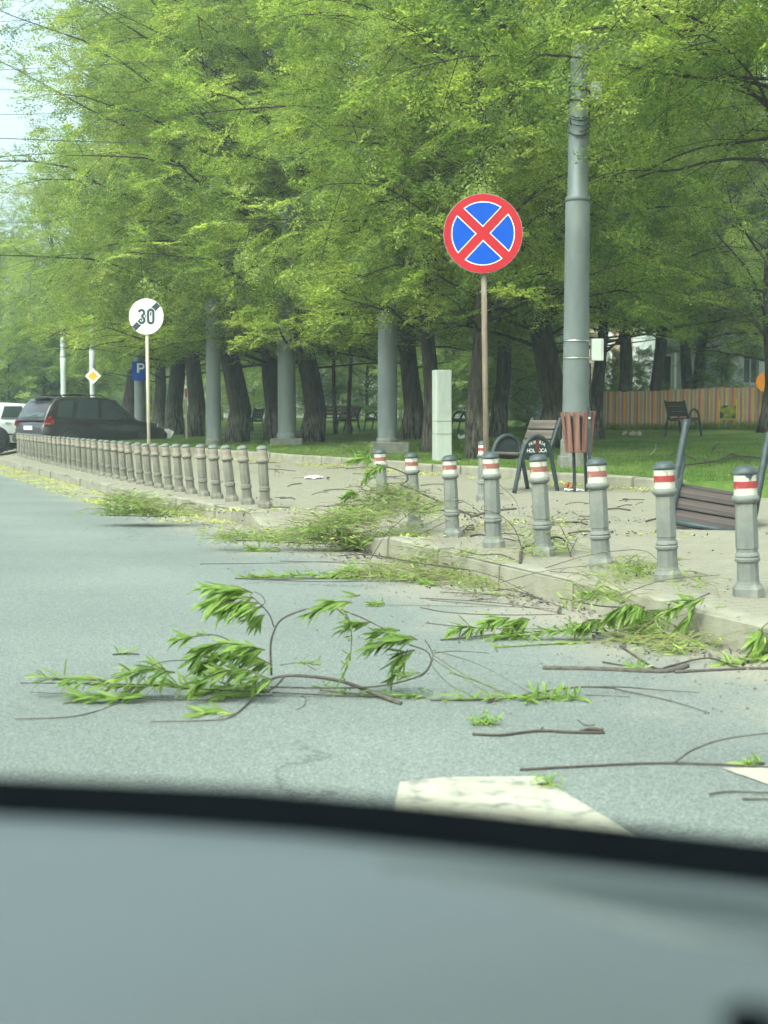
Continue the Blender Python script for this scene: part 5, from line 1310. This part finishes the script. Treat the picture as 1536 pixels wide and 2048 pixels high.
branch('leafy willow shoots and a bare bough leaning round the corner bollard',
       [([(752, 928), (790, 938), (812, 948)], .008, .007, 'stick'), ([(800, 968), (850, 990), (900, 1012), (945, 1032)], .012, .010, 'stick'), ([(940, 1034), (985, 1022), (1033, 1017)], .012, .011, 'stick'), ([(812, 948), (815, 960), (800, 970)], .008, .009, 'stick'), ([(950, 1032), (990, 1040), (1020, 1060)], .003, .002), ([(905, 1015), (880, 1035), (850, 1050)], .003, .002)],
       [([(745, 925), (730, 915), (700, 925)], 36, .085, (-.8, -.3), .5), ([(770, 930), (745, 940), (730, 960)], 40, .085, (-.6, -.5), .5), ([(720, 990), (705, 985), (690, 1000)], 36, .085, (-.8, -.4), .45), ([(800, 995), (780, 990), (740, 1005)], 60, .085, (-.4, -.3), .6), ([(820, 1000), (800, 1020), (760, 1030)], 60, .085, (-.3, -.2), .65), ([(760, 1020), (720, 1025), (690, 1040)], 60, .085, (-.6, -.1), .6), ([(870, 1010), (850, 1020), (840, 1040)], 22, .08, (.1, -.3), .6), ([(750, 890), (735, 900), (720, 915)], 16, .07, (-.7, -.1), .5), ([(640, 912), (670, 905), (740, 915)], 8, .05, (-.6, 0), .6)], 12.1, 35, leafk=3.0)
branch('long thin willow twigs with leaves lying across the road toward the kerb',
       [([(470, 1157), (560, 1158), (700, 1156), (850, 1152)], .0045, .004), ([(500, 1158), (650, 1163), (900, 1160)], .0035, .002), ([(820, 1165), (1000, 1150), (1130, 1138)], .003, .002), ([(400, 1128), (560, 1126), (680, 1122)], .003, .0015), ([(560, 1122), (700, 1126), (800, 1130)], .003, .0015)],
       [([(640, 1150), (560, 1152), (490, 1156)], 40, .075, (-.9, .1), .4), ([(720, 1140), (690, 1145), (650, 1155)], 34, .09, (-.7, -.1), .5), ([(800, 1155), (740, 1152), (690, 1158)], 50, .08, (-.6, .1), .55), ([(930, 1155), (860, 1156), (790, 1164)], 60, .075, (-.4, .1), .6), ([(870, 1108), (840, 1125), (810, 1135)], 24, .08, (-.3, -.3), .6), ([(990, 1165), (940, 1168), (900, 1162)], 30, .07, (-.3, .1), .6), ([(880, 1172), (840, 1166)], 16, .07, (-.7, .1), .5)], 9.4, 36)
branch('green leaf spray draped over the near kerb below the second bollard',
       [([(1100, 1150), (1180, 1190), (1260, 1186), (1380, 1165)], .003, .002), ([(1090, 1136), (1180, 1110), (1280, 1100), (1320, 1124)], .0025, .002), ([(1000, 1165), (1100, 1140), (1220, 1128)], .0022, .0015)],
       [([(1295, 1150), (1270, 1140), (1255, 1155)], 26, .085, (-.2, -.2), .6), ([(1240, 1160), (1215, 1165), (1200, 1160)], 10, .07, (-.5, .1), .6), ([(1400, 1175), (1380, 1172)], 8, .06, (-.6, 0), .6)], 8.2, 37)
branch('dark curved branch hooked round the foot of the fourth bollard',
       [([(1040, 1125), (1044, 1098), (1060, 1090), (1085, 1084), (1110, 1074), (1130, 1082), (1142, 1112)], .011, .006, 'twig'), ([(1044, 1098), (1030, 1060), (1000, 1030), (960, 1018)], .004, .002), ([(1140, 1108), (1150, 1085), (1156, 1074)], .004, .002), ([(920, 1100), (960, 1122), (1000, 1130), (1042, 1124)], .005, .004), ([(940, 1160), (936, 1140), (944, 1130)], .006, .004)],
       [([(1110, 1095), (1095, 1105), (1070, 1112)], 34, .075, (-.3, 0), .65), ([(1080, 1068), (1070, 1072), (1058, 1082)], 10, .07, (-.4, -.2), .6), ([(1110, 1050), (1090, 1046)], 6, .05, (.2, 0), .6)], 9.5, 38)
for lab, st_, sp_, y_ in [
    ('thick bare stick with a knobbly end lying on the road', [([(1085, 1336), (1200, 1338), (1310, 1343), (1350, 1340), (1374, 1332)], .011, .012, 'stick'), ([(1350, 1344), (1420, 1340), (1536, 1337), (1640, 1330)], .008, .004, 'stick'), ([(1240, 1292), (1310, 1336), (1340, 1332), (1416, 1316), (1475, 1334), (1536, 1336)], .006, .004, 'twig'), ([(1205, 1324), (1255, 1332)], .004, .003, 'twig')], [([(1290, 1338), (1265, 1336)], 8, .06, (-.4, .2), .5)], 6.15),
    ('thin bare twig lying alone near the middle of the road', [([(945, 1468), (1000, 1470), (1050, 1464), (1085, 1461), (1140, 1464), (1210, 1465)], .0045, .005, 'twig'), ([(1160, 1462), (1180, 1458), (1206, 1460)], .005, .006, 'twig'), ([(1155, 1440), (1170, 1450), (1190, 1450)], .0025, .002, 'twig'), ([(1078, 1462), (1086, 1454)], .003, .002, 'twig')], [], 4.85),
    ('long bare twig running off the right picture edge', [([(1040, 1539), (1150, 1533), (1300, 1526), (1420, 1528), (1560, 1536)], .004, .003, 'twig'), ([(1350, 1524), (1390, 1498), (1450, 1478), (1540, 1466)], .0035, .002, 'twig')], [([(1530, 1526), (1490, 1530)], 8, .05, (-.5, .2), .5)], 4.35),
    ('short bare twigs at the picture edge over the painted stripe', [([(1420, 1588), (1460, 1583), (1560, 1586)], .003, .002, 'twig'), ([(1485, 1598), (1560, 1598)], .003, .002, 'twig')], [], 4.05),
    ('small green sprig lying alone on the grey road', [([(945, 1449), (975, 1448), (1000, 1449)], .003, .002, 'twig_green')], [([(950, 1448), (970, 1444), (990, 1447)], 16, .045, (-.3, .2), .6)], 5.0),
    ('tiny green sprig lying beside the painted stripe', [([(1075, 1568), (1110, 1570)], .003, .002, 'twig_green')], [([(1080, 1567), (1108, 1568)], 14, .035, (.2, .2), .6)], 4.15),
    ('small tuft of willow leaves lying apart on the road', [([(735, 1210), (800, 1210), (1000, 1214)], .002, .0015, 'twig_green')], [([(770, 1206), (740, 1209)], 10, .06, (-.6, .1), .5)], 8.0),
    ('tiny dark sprig far out on the open road', [([(225, 1309), (250, 1307), (278, 1308)], .004, .003, 'twig')], [([(235, 1307), (265, 1307)], 6, .05, (-.5, .1), .5)], 6.4),
    ('dry tangle of bare twigs lying along the kerb foot', [([(700, 1108), (760, 1112), (860, 1130), (935, 1140)], .004, .003, 'twig'), ([(840, 1196), (1000, 1206), (1120, 1200)], .003, .002, 'twig'), ([(940, 1200), (1060, 1190), (1180, 1172)], .003, .002, 'twig'), ([(860, 1128), (980, 1150), (1100, 1176)], .003, .002, 'twig'), ([(960, 1175), (1040, 1184), (1130, 1182)], .003, .002, 'twig'), ([(880, 1184), (1000, 1190), (1080, 1196)], .003, .002, 'twig')], [([(1020, 1192), (960, 1186), (900, 1178)], 14, .05, (-.3, .1), .6)], 8.4),
    ('green leafy shoot at the right edge drooping over the kerb', [([(1560, 1236), (1530, 1250), (1515, 1275)], .004, .002, 'twig_green')], [([(1545, 1252), (1525, 1262), (1515, 1280)], 22, .10, (-.3, -.8), .3), ([(1536, 1318), (1490, 1325), (1440, 1330)], 26, .07, (-.7, .1), .5)], 6.2),
    ('leafy branch lying on the road beside the dusty bollard row', [([(200, 1030), (270, 1032), (350, 1034)], .006, .004, 'twig'), ([(330, 1036), (352, 1024), (372, 1010)], .008, .005, 'twig'), ([(345, 1030), (365, 1008), (392, 1008)], .006, .004, 'twig'), ([(300, 1030), (250, 1005)], .004, .003, 'twig_green')], [([(320, 1028), (270, 1026), (215, 1030)], 110, .09, (-.7, .1), .6), ([(310, 1015), (270, 1010), (240, 1012)], 80, .09, (-.6, .1), .6), ([(390, 1032), (340, 1030), (300, 1032)], 60, .08, (-.3, .1), .6), ([(260, 1000), (235, 1005)], 20, .08, (-.6, .1), .6)], 14.6),
    ('long thin twigs trailing over the kerb between the bollards', [([(850, 1020, .3), (900, 1000), (940, 1010), (1000, 1060)], .003, .002, 'twig'), ([(740, 1120), (780, 1060), (850, 1010), (930, 1000)], .003, .002, 'twig'), ([(1000, 1060), (1060, 1090), (1130, 1100)], .0025, .0015, 'twig'), ([(960, 930), (1000, 970), (1030, 1000), (1040, 1030)], .003, .0015, 'twig_green'), ([(1120, 1050), (1135, 1080), (1150, 1100)], .003, .002, 'twig')], [([(860, 1015), (845, 1030)], 12, .06, (-.2, -.2), .6)], 10.4),
    ('dry branches scattered on the lawn behind the overturned chair', [([(1370, 930), (1430, 922), (1480, 912), (1536, 918)], .014, .008, 'twig'), ([(1330, 925), (1350, 905), (1390, 918)], .010, .006, 'twig'), ([(1440, 920), (1465, 908), (1500, 922)], .014, .008, 'twig'), ([(1425, 900), (1438, 888)], .014, .010, 'twig'), ([(1405, 915), (1420, 930)], .010, .006, 'twig'), ([(1300, 910), (1310, 900), (1312, 888)], .006, .004, 'cream_post')], [], 24)]:
    if 'lawn' in lab:
        t = thing('fallen_branch', lab, 'branch', gp(1430, 915, lawn_z)); o_ = t.location.copy()
        for pix, r0, r1, mk in st_:
            pts_ = [gp(a_, b_, lambda x_, y_: lawn_z(x_, y_) + .05) - o_ for a_, b_ in pix]
            b = MB(); b.tube(catmull(pts_, 4), r0, 5); b.build('stem', M[mk], t, True)
    else: branch(lab, st_, sp_, y_, hash(lab) % 1000 if False else len(lab) + int(y_ * 10), parts=False)
# twig debris on the plaza
tws = MB(); rw_ = random.Random(44)
def plaza_twig(px, py, ln, dpx):
    a_ = gp(px, py, plaza_z); c_ = gp(px + ln, py + dpx, plaza_z); mid = a_.lerp(c_, .5) + Vector((rw_.uniform(-.05, .05), rw_.uniform(-.08, .08), .02))
    tws.tube(catmull([a_ + Vector((0, 0, .006)), mid, c_ + Vector((0, 0, .006))], 4), rw_.uniform(.003, .009), 4)
for k in range(46):
    plaza_twig(rw_.uniform(545, 900), rw_.uniform(925, 1020), rw_.uniform(-70, 70), rw_.uniform(-6, 6))
for k in range(24): plaza_twig(rw_.uniform(900, 1300), rw_.uniform(985, 1090), rw_.uniform(-60, 60), rw_.uniform(-6, 6))
tag(tws.build('twig_debris', M['twig'], None, True), 'bare twig debris strewn over the sidewalk and driveway', None, None, 'stuff')

# ================================================================== LITTER
def crumple(name, label, p, size, m, seed, flat=.5, group=None, rot=0):
    rl = random.Random(seed); b = MB(); n = 7; V = []
    for i in range(n):
        for j in range(n):
            u_, v_ = i / (n - 1) - .5, j / (n - 1) - .5
            V.append((u_ * size + rl.uniform(-.05, .05) * size, v_ * size * .7 + rl.uniform(-.05, .05) * size, max(.004, rl.random() ** 1.5 * size * flat)))
    F_ = [(i * n + j, (i + 1) * n + j, (i + 1) * n + j + 1, i * n + j + 1) for i in range(n - 1) for j in range(n - 1)]
    b.add(V, F_); o = b.build(name, m, None, False, p); o.rotation_euler = (0, 0, rot)
    tag(o, label, 'litter', group); return o
p = gp(1150, 982, plaza_z); crumple('paper_tray', 'flattened white paper tray below the litter bin', p, .28, M['paper'], 1, .12)
p = gp(1140, 978, plaza_z); crumple('food_wrapper', 'crumpled orange wrapper below the litter bin', p, .15, M['wrapper'], 2, .7)
p = gp(628, 958, plaza_z); crumple('plastic_bag', 'flat white plastic scrap on the driveway paving', p, .3, M['paper'], 3, .2)
p = gp(1265, 872, lawn_z); crumple('waste_paper', 'pale scrap heap at the foot of the striped fence', p, .5, M['cream_post'], 4, .3)
p = gp(928, 878, lawn_z); crumple('waste_paper', 'white crumpled paper on the lawn by the pale pillar', p, .3, M['paper'], 5, .5)
for (px, py, a_, lab) in [(327, 866, .1, 'upright white paper sheet caught by the dark car front bumper'), (338, 868, .5, 'tilted white paper sheet leaning right of the other sheet')]:
    p = at(px, py, 44.5); s_ = FPX / p.y; p.z = max(p.z, lawn_z(p.x, p.y) + .14)
    b = MB(); n = 5; V = [((i / 4 - .5) * .22, .02 * math.sin(i * 1.7 + j), (j / 4 - .5) * .3) for i in range(n) for j in range(n)]
    b.add(V, [(i * n + j, (i + 1) * n + j, (i + 1) * n + j + 1, i * n + j + 1) for i in range(n - 1) for j in range(n - 1)])
    o = b.build('paper_sheet', M['paper'], None, False, p); o.rotation_euler = (R(-15), a_, R(10)); tag(o, lab, 'litter')

# ================================================================== CAR DASHBOARD (the photograph is taken from inside a car)
DB = thing('car_dashboard', 'blurred grey car dashboard top with black rear edge in front', 'dashboard', (0, .4, .90))
o_ = Vector((0, .4, .90))
pxs = np.linspace(-700, 2240, 28)
def far_y(px): return float(np.interp(px, [-700, 0, 300, 600, 900, 1200, 1536, 2240], [1610, 1634, 1650, 1672, 1704, 1738, 1776, 1870]))
b = MB(); rows = []
for f_ in np.linspace(0, 1, 14):
    row = []
    for px in pxs:
        fy = far_y(px); dep = .44 - .17 * f_
        q = at(px, fy + (2230 - fy) * f_ ** .9, dep)
        row.append(q - o_)
    rows.append(row)
edge = [[v + Vector((0, .012, -.006)) for v in rows[0]], [v + Vector((0, .02, -.03)) for v in rows[0]], [v + Vector((0, .02, -.2)) for v in rows[0]]]
allr = edge[::-1] + rows + [[v + Vector((0, -.01, -.12)) for v in rows[-1]]]
n = len(pxs)
b.add([v for r_ in allr for v in r_], [(j * n + i, j * n + i + 1, (j + 1) * n + i + 1, (j + 1) * n + i) for j in range(len(allr) - 1) for i in range(n - 1)])
b.build('top_pad', M['dash'], DB, True)
b = MB(); r0 = []
for px in pxs:
    ty = float(np.interp(px, [-700, 0, 500, 900, 1200, 1536, 2240], [1545, 1575, 1598, 1634, 1668, 1706, 1790]))
    a_ = at(px, ty, .50) - o_
    r0.append([a_ + Vector((0, .03, -.3)), a_ + Vector((0, .03, -.01)), a_ + Vector((0, .015, 0)), a_, a_ + Vector((0, -.006, -.008)), a_ + Vector((0, -.02, -.03)), a_ + Vector((0, -.025, -.08)), a_ + Vector((0, -.025, -.3))])
n = 8
b.add([v for r_ in r0 for v in r_], [(j * n + i, j * n + i + 1, (j + 1) * n + i + 1, (j + 1) * n + i) for j in range(len(r0) - 1) for i in range(n - 1)])
b.build('rear_edge', M['dash_dark'], DB, True)
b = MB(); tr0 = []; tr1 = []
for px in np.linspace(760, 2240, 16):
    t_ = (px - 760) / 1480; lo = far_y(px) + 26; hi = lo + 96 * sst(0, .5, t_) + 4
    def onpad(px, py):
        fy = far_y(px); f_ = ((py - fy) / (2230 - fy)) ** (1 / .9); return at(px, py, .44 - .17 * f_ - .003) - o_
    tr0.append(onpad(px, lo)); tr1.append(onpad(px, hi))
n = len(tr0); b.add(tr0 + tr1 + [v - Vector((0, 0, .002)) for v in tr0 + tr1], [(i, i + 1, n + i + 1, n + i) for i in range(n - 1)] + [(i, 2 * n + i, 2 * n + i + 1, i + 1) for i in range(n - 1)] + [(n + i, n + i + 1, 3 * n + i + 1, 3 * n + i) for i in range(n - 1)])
b.build('crease_shade_strip', M['dash_crease_shade'], DB, True)  # dark strip over the pad, its colour standing for shade in the crease
vp = at(1580, 2100, .285) - o_
b = MB(); b.box(vp, (.03, .02, .010), Matrix.Rotation(R(22), 3, 'Y'), bev=.005); b.build('vent_rim', M['dash_dark'], DB, True)

# ================================================================== AIR: thin haze, added to stand in for the pale windscreen veil
hb = MB(); hb.box((-20, 70, 13.2), (260, 300, 29.6))
hz = hb.build('haze', None); tag(hz, 'thin pale haze filling the street air, added for the windscreen veil', None, None, 'stuff')
hm = bpy.data.materials.new('haze_air'); hm.use_nodes = True
hn = hm.node_tree.nodes; hn.clear(); ho = hn.new('ShaderNodeOutputMaterial'); hv_ = hn.new('ShaderNodeVolumePrincipled')
hv_.inputs['Color'].default_value = (.86, .97, .98, 1); hv_.inputs['Density'].default_value = .0020; hv_.inputs['Anisotropy'].default_value = .3
hm.node_tree.links.new(hv_.outputs[0], ho.inputs['Volume'])
hz.data.materials.clear(); hz.data.materials.append(hm)
SC.cycles.volume_bounces = 0
